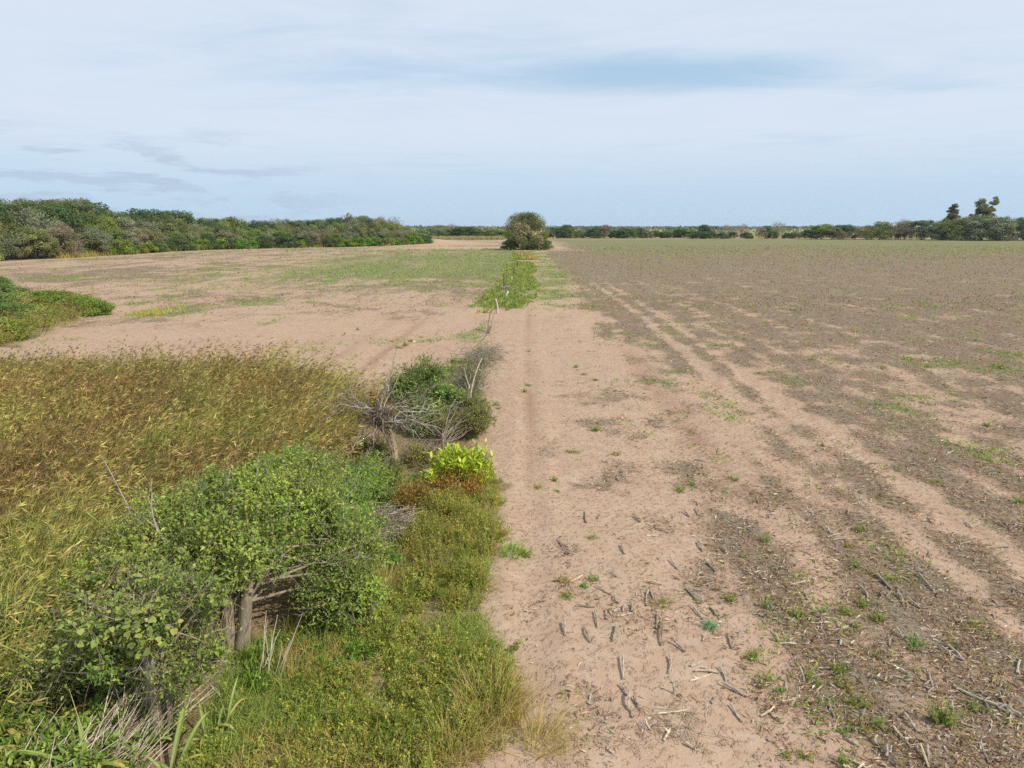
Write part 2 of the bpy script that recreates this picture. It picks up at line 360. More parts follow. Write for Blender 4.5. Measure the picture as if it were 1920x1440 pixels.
def mat_ground():
    m = bpy.data.materials.new('sandy_field_soil'); m.use_nodes = True; t = NT(m.node_tree)
    pos = t.add('ShaderNodeNewGeometry').outputs['Position']
    a = t.add('ShaderNodeAttribute', attribute_name='msk'); sa = t.add('ShaderNodeSeparateColor', ins={0: a.outputs['Color']})
    b = t.add('ShaderNodeAttribute', attribute_name='msk2'); sb = t.add('ShaderNodeSeparateColor', ins={0: b.outputs['Color']})
    res, grn, dark, thk, bey = sa.outputs[0], sa.outputs[1], sa.outputs[2], sb.outputs[0], sb.outputs[1]
    big = t.noise(pos, 0.35, 4.0, 0.6); mid = t.noise(pos, 2.2, 5.0, 0.6); fine = t.noise(pos, 28.0, 3.0, 0.7)
    grain = t.noise(pos, 160.0, 2.0, 0.6)
    sand = t.mix(t.ramp(big, 0.3, 0.7), lin4('a68d76'), lin4('a18570'))
    sand = t.mix(t.ramp(mid, 0.35, 0.75), sand, lin4('ad9781'))
    sand = t.mix(t.math('MULTIPLY', t.ramp(fine, 0.50, 0.75), 0.30), sand, lin4('8d745e'))
    sand = t.mix(t.math('MULTIPLY', t.ramp(grain, 0.55, 0.8), 0.25), sand, lin4('856d58'))
    sand = t.mix(t.math('MULTIPLY', dark, 0.85), sand, lin4('846350'))
    # trampled plant remains: broken up by noise at several sizes
    str_ = t.scaled(pos, (1.0, 1.0, 1.0), (0, 0, 0.3))
    n1 = t.noise(str_, 6.0, 5.0, 0.72); n2 = t.noise(t.scaled(pos, (1.0, 0.55, 1), (0, 0, -0.5)), 26.0, 4.0, 0.7); n3 = t.noise(pos, 0.8, 4.0, 0.6)
    rn = t.math('ADD', t.math('ADD', t.math('MULTIPLY', n1, 0.45), t.math('MULTIPLY', n2, 0.35)), t.math('MULTIPLY', n3, 0.20))
    sx0 = t.add('ShaderNodeSeparateXYZ', ins={0: pos}); s0 = t.math('SUBTRACT', sx0.outputs[0], t.math('MULTIPLY', sx0.outputs[1], 0.0195))
    rowv = t.add('ShaderNodeCombineXYZ', ins={0: t.math('MULTIPLY', s0, 2.4), 1: t.math('MULTIPLY', sx0.outputs[1], 0.16), 2: 0.0}).outputs[0]
    rown = t.noise(rowv, 1.0, 4.0, 0.6)
    rn = t.math('ADD', t.math('MULTIPLY', rn, 0.74), t.math('MULTIPLY', rown, 0.26))
    rn = t.math('ADD', t.math('MULTIPLY', t.math('SUBTRACT', rn, 0.5), 3.0), 0.5)
    thr = t.math('SUBTRACT', 1.02, t.math('MULTIPLY', res, 0.98))
    rf = t.ramp(t.math('SUBTRACT', rn, thr), -0.22, 0.30, 0.0, 0.88)
    rc = t.mix(t.ramp(n2, 0.38, 0.62), lin4('5e4c3b'), lin4('7d6c57'))
    rc = t.mix(t.ramp(t.noise(pos, 14.0, 4.0, 0.75), 0.52, 0.64), rc, lin4('9b8c77'))
    rc = t.mix(t.ramp(n1, 0.50, 0.68), rc, lin4('725e47'))
    rc = t.mix(t.math('MULTIPLY', t.ramp(t.noise(t.scaled(pos, (1, .35, 1)), 1.9, 4.0, .7), 0.45, 0.62), 0.7), rc, lin4('767362'))
    c = t.mix(rf, sand, rc)
    gn = t.math('ADD', t.math('MULTIPLY', t.noise(pos, 1.6, 5.0, 0.75), 0.5), t.math('MULTIPLY', t.noise(pos, 9.0, 4.0, 0.75), 0.5))
    gf = t.ramp(t.math('SUBTRACT', gn, t.math('SUBTRACT', 0.74, t.math('MULTIPLY', grn, 0.42))), -0.09, 0.13)
    gc = t.mix(t.ramp(n1, 0.4, 0.65), lin4('5f693a'), lin4('7c8253'))
    c = t.mix(t.math('MULTIPLY', gf, 0.85), c, gc)
    # leaf litter under the scrub
    lc = t.mix(t.ramp(n2, 0.35, 0.62), lin4('6b5a42'), lin4('957f60')); lc = t.mix(t.ramp(n1, 0.48, 0.66), lc, lin4('75704a'))
    c = t.mix(thk, c, lc)
    # land beyond the field: dry yellow-green pasture and ploughed strips
    bc = t.mix(t.ramp(t.noise(t.scaled(pos, (0.003, 0.02, 1)), 1.0, 3.0), 0.4, 0.6), lin4('8e8a58'), lin4('9c7c5e'))
    bc = t.mix(t.ramp(t.noise(pos, 0.05, 4.0, 0.7), 0.45, 0.62), bc, lin4('77804b'))
    c = t.mix(bey, c, bc)
    hb = t.math('ADD', t.math('MULTIPLY', mid, 0.5), t.math('ADD', t.math('MULTIPLY', fine, 0.22), t.math('MULTIPLY', grain, 0.05)))
    sx = t.add('ShaderNodeSeparateXYZ', ins={0: pos}); ss = t.math('SUBTRACT', sx.outputs[0], t.math('MULTIPLY', sx.outputs[1], 0.0195))
    lug = t.math('SINE', t.math('ADD', t.math('MULTIPLY', sx.outputs[1], 21.0), t.math('MULTIPLY', t.math('PINGPONG', ss, 0.35), 16.0)))
    hb = t.math('ADD', hb, t.math('MULTIPLY', t.math('MULTIPLY', t.ramp(lug, -.2, .5), sb.outputs[2]), 0.6))
    clod = t.ramp(t.noise(pos, 9.0, 4.0, 0.65), 0.50, 0.72); hb = t.math('ADD', hb, t.math('MULTIPLY', clod, 0.55))
    hb = t.math('ADD', hb, t.math('MULTIPLY', rf, t.math('MULTIPLY', n2, 0.35)))
    bp = t.add('ShaderNodeBump', ins={'Strength': 0.7, 'Distance': 0.08, 'Height': hb})
    p = t.add('ShaderNodeBsdfPrincipled', ins={'Base Color': c, 'Roughness': 0.95, 'Specular IOR Level': 0.1, 'Normal': bp.outputs[0]})
    t.l.new(p.outputs[0], t.add('ShaderNodeOutputMaterial').inputs[0]); return m

M_GROUND = mat_ground()
M_LEAF = mat_leaf('leaf'); M_GRASS = mat_leaf('grass_blade', 0.28, 0.6, 0.2, 0.12, 1.15); M_GLOSSY = mat_leaf('glossy_leaf', 0.35, 0.45, 0.3, 0.12, 1.2)
M_FAR = mat_leaf('tree_foliage', 0.32, 0.7, 0.12, 0.30, 1.5); M_DRY = mat_leaf('dry_plant', 0.08, 0.8, 0.1, 0.12, 1.25)
M_CLOD = mat_wood('earth_clod', 40.0, 0.3, (1, 1, 1)); M_BARK = mat_wood('bark', 14.0, 0.5, (1, 1, 0.2)); M_STALK = mat_wood('weathered_stalk', 60.0, 0.35, (1, 1, 0.2)); M_DEAD = mat_wood('dead_wood', 22.0, 0.6, (1, 1, 0.15))

# ------------------------------------------------------------------ ground sheet
def build_ground():
    ys = list(np.arange(-14, 4.0, 0.6))
    y = 4.0
    while y < 6500:
        ys.append(y); y += max(0.1, 0.0115 * y) if y < 420 else 0.06 * y
    ys = [-3000, -1000, -300, -100, -40] + ys
    a = list(np.arange(-0.84, 0.841, 0.0046)); o = [0.86, 0.9, 0.95, 1.02, 1.1, 1.2, 1.4, 1.7, 2.2]
    a = np.array([-k for k in reversed(o)] + a + o); ys = np.array(ys)
    Y = np.repeat(ys[:, None], len(a), 1); X = a[None] * (np.abs(Y) + 8.0)
    x, y = X.ravel(), Y.ravel()
    z_ = hgt(x, y)
    nr, nc = Y.shape; i = np.arange(nr - 1)[:, None] * nc; k = np.arange(nc - 1)[None]
    Q = np.stack([i + k, i + k + 1, i + nc + k + 1, i + nc + k], -1).reshape(-1, 4)
    mb = MB(); mb.put(np.stack([x, y, z_], 1), Q, np.zeros(3))
    me = mb.mesh('ground', M_GROUND, True)
    r, g, dk, t, be = masks(x, y)
    one = np.ones_like(r)
    for nm, cc in (('msk', (r, g, dk, one)), ('msk2', (t, be, tread(x, y), one))):
        at = me.color_attributes.new(nm, 'FLOAT_COLOR', 'POINT')
        at.data.foreach_set('color', np.stack(cc, 1).astype(np.float32).ravel())
    tag(obj('ground', me), 'sandy tan field soil with wheel tracks and trampled stubble', kind='structure')
build_ground()

def scatter(n, x0, x1, y0, y1, ypow=1.0):
    y = y0 + (y1 - y0) * rng.random(n) ** ypow; x = x0 + (x1 - x0) * rng.random(n); return x, y
def fan(n, y0, y1, a0=-0.80, a1=0.80, power=1.0):
    """points spread evenly over the wedge of land ahead"""
    y = np.sqrt(y0 * y0 + (y1 * y1 - y0 * y0) * rng.random(n)) if power == 1.0 else y0 * (y1 / y0) ** rng.random(n)
    x = (a0 + (a1 - a0) * rng.random(n)) * (y + 1.5); return x, y

# ------------------------------------------------------------------ trees
def bez(p0, p1, p2, n):
    t = np.linspace(0, 1, n)[:, None]; return (1 - t) ** 2 * p0 + 2 * t * (1 - t) * p1 + t * t * p2

def make_tree(name, H, R, base, ncl, nleaf, ls, cols, bark='6a5f55', shape='dome', rc=0.28, twigs=0, trunk_r=0.16, nlimb=9, leafmat=None, stems=1, asp=0.5):
    """a trunk mesh with limbs and a crown mesh of leaf-sized faces; origin at the foot"""
    tb, cb = MB(), MB()
    u = rdir(ncl); rr = (0.45 + 0.55 * rng.random((ncl, 1)) ** 0.5)
    if shape == 'flat':
        c = np.stack([u[:, 0] * R * rr[:, 0] * 1.0, u[:, 1] * R * rr[:, 0], H - (H - base) * (0.10 + 0.25 * rng.random(ncl) + 0.25 * rr[:, 0] ** 2)], 1)
    elif shape == 'spire':
        h = rng.random(ncl); rad = R * (1.05 - h) * (0.3 + 0.7 * rng.random(ncl)); an = rng.random(ncl) * 6.283
        c = np.stack([np.cos(an) * rad, np.sin(an) * rad, base + (H - base) * h], 1)
    else:
        u[:, 2] = np.where(u[:, 2] < -0.55, -u[:, 2], u[:, 2])
        c = np.stack([u[:, 0] * R * rr[:, 0], u[:, 1] * R * rr[:, 0], base + (H - base) * (0.34 + 0.62 * u[:, 2] * rr[:, 0])], 1)
        c[:, 2] = np.maximum(c[:, 2], base * 0.4 + 0.10 * H * rng.random(ncl))
    bc = np.array(lin(bark))
    tops = []
    for s_ in range(stems):
        an = rng.random() * 6.283; top = np.array([math.cos(an) * R * 0.12 * stems, math.sin(an) * R * 0.12 * stems, base + (H - base) * 0.35])
        foot = np.array([math.cos(an) * trunk_r * 1.3, math.sin(an) * trunk_r * 1.3, -0.15]) if stems > 1 else np.array([0, 0, -0.15])
        mid = (foot + top) / 2 + rng.normal(size=3) * 0.05 * H * np.array([1, 1, 0])
        P = bez(foot, mid, top, 6); tb.path(P, np.linspace(trunk_r, trunk_r * 0.5, 6) * (1 + 0.35 * (np.arange(6) == 0)), bc, 6, 0.25); tops.append(P)
    pick = rng.permutation(ncl)[:min(ncl, nlimb * 3)]
    for j, ci in enumerate(pick):
        P0 = tops[j % stems]; st = P0[2 + j % 4]
        e = c[ci]; m_ = (st + e) / 2 + np.array([0, 0, 0.12 * H * rng.random()]) + rng.normal(size=3) * 0.04 * H
        B = bez(st, m_, e, 5); k = trunk_r * (0.45 if j < nlimb else 0.2); tb.path(B, np.linspace(k, k * 0.25, 5), bc * (0.9 + 0.3 * rng.random()), 4)
    per = nleaf // ncl; n = per * ncl
    ci = np.repeat(np.arange(ncl), per); w_ = rdir(n, 0.15) * (0.35 + 0.65 * rng.random((n, 1)) ** 0.6)
    csz = rc * R * (0.7 + 0.6 * rng.random(ncl))
    sq = 0.55 if shape == 'flat' else 0.8
    p = c[ci] + w_ * csz[ci][:, None] * np.array([1, 1, sq])
    out = unit(p - np.array([0, 0, base + (H - base) * 0.3])); nr = unit(out * 0.7 + w_ * 0.5 + rng.normal(size=(n, 3)) * 0.55 + np.array([0, 0, 0.3]))
    dv = unit(np.cross(nr, rng.normal(size=(n, 3))) + out * 0.3)
    clc = pal(cols, ncl, 0.16)
    lc = clc[ci] * (1 + (rng.random((n, 1)) - 0.5) * 0.5) * (1 + (rng.random((n, 3)) - 0.5) * 0.12)
    L = ls * (0.6 + 0.8 * rng.random(n)); cb.leaves(p, dv, nr, L, L * asp, lc)
    if twigs:
        k = rng.integers(0, n, twigs); d = unit(out[k] + rng.normal(size=(twigs, 3)) * 0.5); tl = ls * 2.2 * (0.6 + 0.8 * rng.random(twigs))
        cb.tubes(p[k] - d * tl[:, None] * 0.5, p[k] + d * tl[:, None] * 0.7, ls * 0.035, ls * 0.012, pal(['8b8177', '7a6f66', '9a9086'], twigs), 3)
    return tb.mesh(name + '_trunk', M_BARK), cb.mesh(name + '_crown', leafmat or M_FAR), H, R

def place_tree(name, proto, x, y, H, R, rz, label, cat, group, z0=None, parts=('trunk', 'crown')):
    tm, cm, h0, r0 = proto
    o = thing(name, label, cat, (x, y, H1(x, y) if z0 is None else z0), rz, group, (R / r0, R / r0, H / h0))
    obj(parts[0], tm, o); obj(parts[1], cm, o); return o

OLIVE = ['636c3d', '6f7545', '797b4c', '5a6439']; GREYG = ['616a50', '6d735a', '596249', '767a62']; DARKG = ['455735', '4d5f39', '3e4f31']
BRIGHT = ['667236', '727e3c', '5c6a34']; BROWN = ['776a55', '6e6a4e', '857a63']; LIME = ['6a7a32', '788638', '606f2e', '586830']
PT = {
    'thorn': make_tree('thorn', 8, 4.2, 0.6, 70, 9800, 0.34, GREYG + OLIVE[:2], twigs=900),
    'thorn2': make_tree('thorn2', 8, 4.4, 0.5, 60, 9600, 0.34, GREYG, twigs=1400),
    'olive': make_tree('olive', 8, 4.2, 0.5, 64, 9600, 0.32, OLIVE, twigs=700),
    'olive2': make_tree('olive2', 8, 4.0, 0.4, 60, 9600, 0.32, OLIVE + BROWN[1:2], twigs=1200),
    'green': make_tree('green', 8, 4.0, 0.7, 56, 9000, 0.36, BRIGHT + OLIVE[:1], twigs=200),
    'dark': make_tree('dark', 8, 4.0, 0.7, 54, 9000, 0.38, DARKG, twigs=200),
    'flat': make_tree('flat', 11, 5.2, 4.5, 46, 8600, 0.34, DARKG[:2] + GREYG[:1] + OLIVE[:1], shape='flat', rc=0.26, trunk_r=0.24, twigs=500),
    'brown': make_tree('brown', 8, 4.0, 0.4, 60, 5200, 0.28, BROWN, twigs=3600),
    'bare': make_tree('bare', 8, 3.8, 2.0, 60, 900, 0.25, BROWN, bark='857a72', twigs=3200, nlimb=16),
}
SHRUB = {
    'lime': make_tree('lime_shrub', 2, 1.5, 0.1, 40, 3600, 0.26, LIME, rc=0.34, trunk_r=0.05, asp=0.42),
    'leafy': make_tree('leafy_shrub', 2.4, 1.7, 0.1, 40, 3600, 0.26, ['4d6b2a', '587530', '63802f'], rc=0.34, trunk_r=0.05),
    'bush': make_tree('dark_bush', 3.4, 2.4, 0.1, 46, 5200, 0.26, DARKG + ['4a5c38'], rc=0.32, trunk_r=0.08, twigs=200),
}
ORD = ['first', 'second', 'third', 'fourth', 'fifth', 'sixth', 'seventh', 'eighth', 'ninth', 'tenth', 'eleventh', 'twelfth', 'thirteenth', 'fourteenth', 'fifteenth',
       'sixteenth', 'seventeenth', 'eighteenth', 'nineteenth', 'twentieth']
for tn, te in (('thirtieth', 'twenty-'), ('fortieth', 'thirty-'), ('fiftieth', 'forty-'), ('sixtieth', 'fifty-'), ('seventieth', 'sixty-'), ('eightieth', 'seventy-'), ('ninetieth', 'eighty-')):
    ORD += [te + k for k in ORD[:9]] + [tn]
ADJ = {'thorn': 'grey-green domed thorn tree', 'thorn2': 'dull grey-green thorn tree', 'olive': 'olive feathery tree', 'olive2': 'olive-brown bushy tree', 'green': 'bright green rounded tree',
       'dark': 'dark green dense tree', 'flat': 'tall flat-topped thorn tree', 'brown': 'brownish twiggy tree', 'bare': 'pale leafless tree'}

# left wood: three rows behind its field edge, tops following the skyline of the photograph
SKYL = np.array([(-500, 374), (0, 373), (60, 366), (130, 366), (200, 379), (235, 399), (260, 393), (330, 396), (380, 402), (425, 405), (445, 405), (470, 412), (520, 410),
                 (560, 406), (610, 406), (660, 402), (700, 402), (740, 406), (770, 413), (800, 421), (830, 430)], float)
def proj(x, y, z):
    v = np.array([x, y, z - CAM_H]); f = v[1] * CP - v[2] * SP; u = v[1] * SP + v[2] * CP
    return 960 + FPX * v[0] / f, 720 - FPX * u / f
def wood_point(t, back):
    """t = arc length along the edge; back = metres into the wood"""
    seg = np.diff(WOODLINE, axis=0); L = np.r_[0, np.cumsum(np.linalg.norm(seg, axis=1))]
    p = np.array([np.interp(t, L, WOODLINE[:, 0]), np.interp(t, L, WOODLINE[:, 1])])
    return p[0] - back * 0.80, p[1] + back * 0.6, L[-1]
ROWS = [(3.5, 5.6, (0.50, 0.66), ['olive', 'thorn', 'olive2', 'brown', 'olive', 'thorn2', 'green', 'thorn', 'brown', 'olive2', 'thorn2'], 'front'),
        (8.5, 6.0, (0.70, 0.85), ['thorn', 'olive', 'thorn2', 'dark', 'olive', 'green', 'thorn', 'olive2', 'thorn2'], 'middle'),
        (15.0, 6.6, (0.93, 1.03), ['flat', 'dark', 'thorn', 'flat', 'thorn2', 'dark', 'olive', 'flat'], 'back')]
NAMES = {'thorn': 'thorn_tree', 'thorn2': 'thorn_tree', 'olive': 'olive_green_tree', 'olive2': 'bushy_tree', 'green': 'broadleaf_tree', 'dark': 'evergreen_tree', 'flat': 'flat_topped_tree', 'brown': 'twiggy_tree', 'bare': 'leafless_tree'}
for back, step, fr, kinds, rname in ROWS:
    t, idx = 30.0 + back * 0.1, 0
    while True:
        x, y, LT = wood_point(t, back + random.uniform(-1.5, 1.5))
        if t > LT - (2 if rname == 'front' else 6): break
        pxx, _ = proj(x, y, 3)
        pyt = np.interp(pxx, SKYL[:, 0], SKYL[:, 1]); ztop = at_depth(pxx, pyt, y)[2]
        k = kinds[idx % len(kinds)]
        if rname == 'back' and pxx < 235: k = 'flat' if idx % 4 else 'dark'
        if rname == 'back' and 235 <= pxx < 300: k = 'dark'
        if rname == 'back' and 425 <= pxx < 460: k = 'green'
        if rname == 'back' and 690 < pxx < 770: k = 'bare' if idx % 2 else 'brown'
        Ht = max(2.5, ztop * random.uniform(*fr)); Rt = Ht * (random.uniform(0.46, 0.62) if k != 'flat' else random.uniform(0.42, 0.5))
        Rt = max(Rt, step * 0.60)
        if -60 < pxx < 850:
            idx += 1
            place_tree(NAMES[k], PT[k], x, y, Ht, Rt, random.uniform(0, 6.28), ADJ[k] + ', ' + ORD[idx - 1] + ' from left in the ' + rname + ' row of the left wood', 'tree', 'trees of the wood on the left')
        else: idx += 0 if pxx < 0 else 1
        t += step * random.uniform(0.8, 1.2)
# leafy shrubs along the edge of the wood
t, idx = 60.0, 0
while True:
    x, y, LT = wood_point(t, random.uniform(-0.6, 0.8))
    if t > LT - 3: break
    pxx, _ = proj(x, y, 1)
    k = random.choice(['lime', 'lime', 'leafy', 'leafy', 'bush'])
    if 430 < pxx < 560 or 600 < pxx < 640: k = random.choice(['leafy', 'bush', None])
    if pxx > -40 and k:
        hh = random.uniform(1.6, 3.0) * (1.25 if k == 'bush' else 1); idx += 1
        kn = {'lime': 'lime-green leafy shrub', 'leafy': 'mid-green leafy shrub', 'bush': 'dark rounded bush'}[k]
        place_tree('leafy_shrub' if k != 'bush' else 'rounded_bush', SHRUB[k], x, y, hh, hh * random.uniform(0.75, 1.1), random.uniform(0, 6.28),
                   kn + ' at the foot of the left wood, ' + (ORD[idx - 1] if idx <= len(ORD) else 'last') + ' from the left', 'shrub', 'shrubs along the edge of the left wood', parts=('stem', 'foliage'))
    t += random.uniform(2.4, 4.4)

# the round tree at the end of the fence
rx, ry = G(987, 469)
RT = make_tree('round_tree', 9.9, 5.9, 0.3, 130, 26000, 0.30, ['757a46', '686f3e', '827e54', '5c683a', '8a8266', '4f5f38'], rc=0.24, twigs=3600, trunk_r=0.3, nlimb=16)
place_tree('round_tree', RT, rx, ry + 4, 9.9, 5.9, 0.6, 'large round-crowned olive-green tree standing alone at the end of the fence', 'tree', None)
for i, (pxx, pyy, hh, k, lab) in enumerate([(955, 467, 2.4, 'leafy', 'low leafy shrub against the left foot of the lone round tree'), (1022, 467, 2.2, 'leafy', 'low leafy shrub against the right foot of the lone round tree'),
                                            (990, 468, 1.8, 'lime', 'small bright shrub in front of the lone round tree'), (971, 468.5, 3.4, 'bush', 'dark bush under the left half of the lone round tree'), (1006, 468.5, 3.2, 'bush', 'dark bush under the right half of the lone round tree')]):
    x, y = G(pxx, pyy); place_tree('leafy_shrub', SHRUB[k], x, y, hh, hh * 0.95, i * 2.0, lab, 'shrub', None, parts=('stem', 'foliage'))

# hedgerow and scattered trees along the far side of the field: (px, base py, top py, width px, kind, wording)
FAR = [(838, 447, 424, 46, 'thorn'), (852, 447, 431, 34, 'bush'), (872, 447, 425, 44, 'dark'), (897, 447, 437, 18, 'bush'), (925, 446, 428, 40, 'thorn'), (938, 447, 431, 34, 'green'), (822, 446, 421, 40, 'thorn2'), (845, 446, 419, 26, 'bare'), (905, 446, 428, 46, 'olive'), (884, 446, 427, 40, 'dark'), (860, 446, 428, 40, 'thorn2')]
for i in range(23):
    FAR.append((1040 + i * 11.6 + random.uniform(-3, 3), 447.0, random.uniform(424.5, 433) if i < 12 else random.uniform(428, 436), random.uniform(20, 32), random.choice(['dark', 'thorn', 'olive', 'dark', 'thorn2', 'green', 'bush', 'bush'])))
FAR += [(1062, 447, 421, 24, 'dark'), (1133, 447, 420, 22, 'brown'), (1318, 448, 421, 24, 'dark'), (1330, 448, 434, 26, 'bush'), (1305, 448, 434, 24, 'bush'), (1352, 448, 437, 22, 'bush'), (1372, 448, 434, 16, 'dark'), (1365, 447, 421, 30, 'bare'), (1386, 447, 419, 28, 'bare'),
        (1398, 448, 436, 20, 'bush'), (1425, 448, 424, 20, 'brown'), (1432, 448, 423, 20, 'dark'), (1444, 448, 434, 24, 'bush'), (1456, 447, 415, 28, 'bare'), (1476, 448, 437, 22, 'bush'), (1488, 448, 434, 18, 'thorn2'), (1500, 448, 436, 20, 'dark'),
        (1516, 449, 430, 28, 'dark'), (1538, 449, 421, 46, 'green'), (1556, 449, 426, 44, 'olive2'), (1578, 449, 421, 40, 'dark'), (1572, 449, 431, 34, 'brown'), (1602, 449, 425, 34, 'brown'), (1622, 449, 422, 30, 'brown'), (1645, 450, 415, 46, 'olive'), (1668, 450, 425, 34, 'thorn'),
        (1686, 450, 410, 34, 'bare'), (1692, 450, 413, 30, 'thorn2'), (1714, 450, 425, 24, 'brown'), (1724, 450, 410, 34, 'flat'), (1745, 451, 422, 40, 'thorn2'), (1765, 451, 413, 46, 'green'), (1762, 451, 428, 40, 'dark'), (1790, 451, 410, 44, 'olive'), (1800, 451, 416, 40, 'thorn'),
        (1835, 451, 402, 92, 'thorn2'), (1812, 451, 414, 60, 'dark'), (1858, 451, 412, 60, 'thorn2'), (1876, 450, 418, 36, 'olive'), (1900, 451, 413, 30, 'dark'), (1915, 451, 407, 40, 'dark'), (1880, 450, 422, 30, 'bush'), (1935, 451, 404, 40, 'thorn')]
FAR.sort(key=lambda f: f[0]); cnt = 0
for f in FAR:
    x, y = G(f[0], f[1]); y0 = y; sc_ = 1.0
    x, y = x * (1 + 0.004), y * (1 + random.uniform(0.0, 0.03)); x = x * y / y0
    Ht = at_depth(f[0], f[2], y)[2]; Rt = f[3] / FPX * y * 0.55; k = f[4]; cnt += 1
    kn = 'dark rounded bush' if k == 'bush' else ADJ[k]
    place_tree('rounded_bush' if k == 'bush' else NAMES[k], SHRUB[k] if k == 'bush' else PT[k], x, y, Ht, Rt, random.uniform(0, 6.28),
               kn + ', ' + ORD[cnt - 1] + ' from the left along the far edge of the field', 'bush' if k == 'bush' else 'tree', 'trees and bushes along the far field edge',
               parts=('stem', 'foliage') if k == 'bush' else ('trunk', 'crown'))
# two tall gum trees rising behind
def gum(name, H, R, lobes, label, px, py):
    tb, cb = MB(), MB(); bc = np.array(lin('8a8178'))
    tb.path(bez(np.array([0, 0, -.2]), np.array([0.3, 0, H * .4]), np.array([lobes[0][0] * .5, 0, H * .75]), 7), np.linspace(0.42, 0.16, 7), bc, 6)
    for a_, b_ in zip(list(lobes), list(lobes)[1:]):
        if abs(a_[2] - b_[2]) + abs(a_[0] - b_[0]) < 6: lobes.append(((a_[0] + b_[0]) / 2, 0, (a_[2] + b_[2]) / 2, min(a_[3], b_[3]) * 1.05))
    for (lx, ly, lz, lr) in lobes:
        e = np.array([lx, ly, lz]); tb.path(bez(np.array([0.2, 0, H * .45]), np.array([lx * .4, ly * .3, lz * .8]), e, 5), np.linspace(0.2, 0.06, 5), bc, 4)
        n = int(520 * lr); sub = rdir(7) * np.array([.75, .7, .6]) * lr; si = rng.integers(0, 7, n); wv = sub[si] + rdir(n, 0.1) * (0.3 + 0.7 * rng.random((n, 1)) ** .5) * lr * np.array([.55, .5, 0.32])
        p = e + wv; nr = unit(wv + rng.normal(size=(n, 3)) * .6 * lr + np.array([0, 0, .3]))
        cb.leaves(p, unit(rng.normal(size=(n, 3)) + np.array([-.5, 0, -.2])), nr, 0.55, 0.24, pal(['5a5c40', '666446', '78704e', '4c5238'], n, .25))
    x, y = G(px, py); y += 12; x *= 1 + 12 / y
    o = thing(name, label, 'tree', (x, y, 0)); obj('trunk', tb.mesh(name + '_t', M_BARK), o); obj('crown', cb.mesh(name + '_c', M_FAR), o)
yy = G(1838, 450)[1] + 12
def lobes_px(lst, px0, r=1.0):
    out = []
    for (a, b, rr) in lst:
        p = at_depth(a, b, yy); q = at_depth(px0, b, yy); out.append((p[0] - q[0], random.uniform(-1.5, 1.5), p[2], rr / FPX * yy))
    return out
gum('gum_tree', 20, 4, lobes_px([(1836, 382, 11), (1857, 377, 8.5), (1828, 393, 8), (1840, 398, 11), (1854, 391, 6), (1822, 404, 7), (1849, 403, 9), (1838, 412, 10)], 1840), 'tall windswept gum tree with clustered crown rising behind the right woodland', 1840, 450)
gum('gum_tree', 17, 3, lobes_px([(1781, 386, 4.5), (1776, 395, 4.5), (1786, 397, 5), (1776, 404, 6.5), (1787, 405, 6.5), (1781, 413, 9), (1770, 412, 5)], 1781), 'narrow pointed gum tree left of the tall windswept one', 1781, 450)


# ------------------------------------------------------------------ shrubs close to the camera
def ell_points(ells, n, inner=0.55):
    """points inside a union of ellipsoids, thicker towards the shell, with the outward direction"""
    E = np.array(ells, float); vol = (E[:, 3] * E[:, 4] * E[:, 5]) ** .72; ii = rng.choice(len(E), n, p=vol / vol.sum())
    u = rdir(n); r = inner + (1 - inner) * rng.random(n) ** 0.7
    lump = 1 + 0.35 * (fbm(u[:, 0] * 2.3 + ii * 7.1 + 9, u[:, 1] * 2.3 + u[:, 2] * 1.7 + 9, 91, 3) - 0.5) * 2
    p = E[ii, :3] + u * E[ii, 3:] * (r * lump)[:, None]
    return p, unit(u / E[ii, 3:]), ii
def lumpy(ells, k, r0=.18, r1=.42, seed=1, core=True):
    rs = random.Random(seed); out = [tuple(np.array(e) * np.array([1, 1, 1, .72, .72, .68])) for e in ells] if core else []
    for i in range(k):
        e = np.array(rs.choice(ells)); u = unit(np.array([[rs.gauss(0, 1), rs.gauss(0, 1), rs.gauss(.3, 1)]]))[0]; r = rs.uniform(r0, r1)
        p = e[:3] + u * e[3:] * rs.uniform(.62, 1.06); out.append((p[0], p[1], max(p[2], r * .6), r, r, r * rs.uniform(.6, 1.1)))
    return out
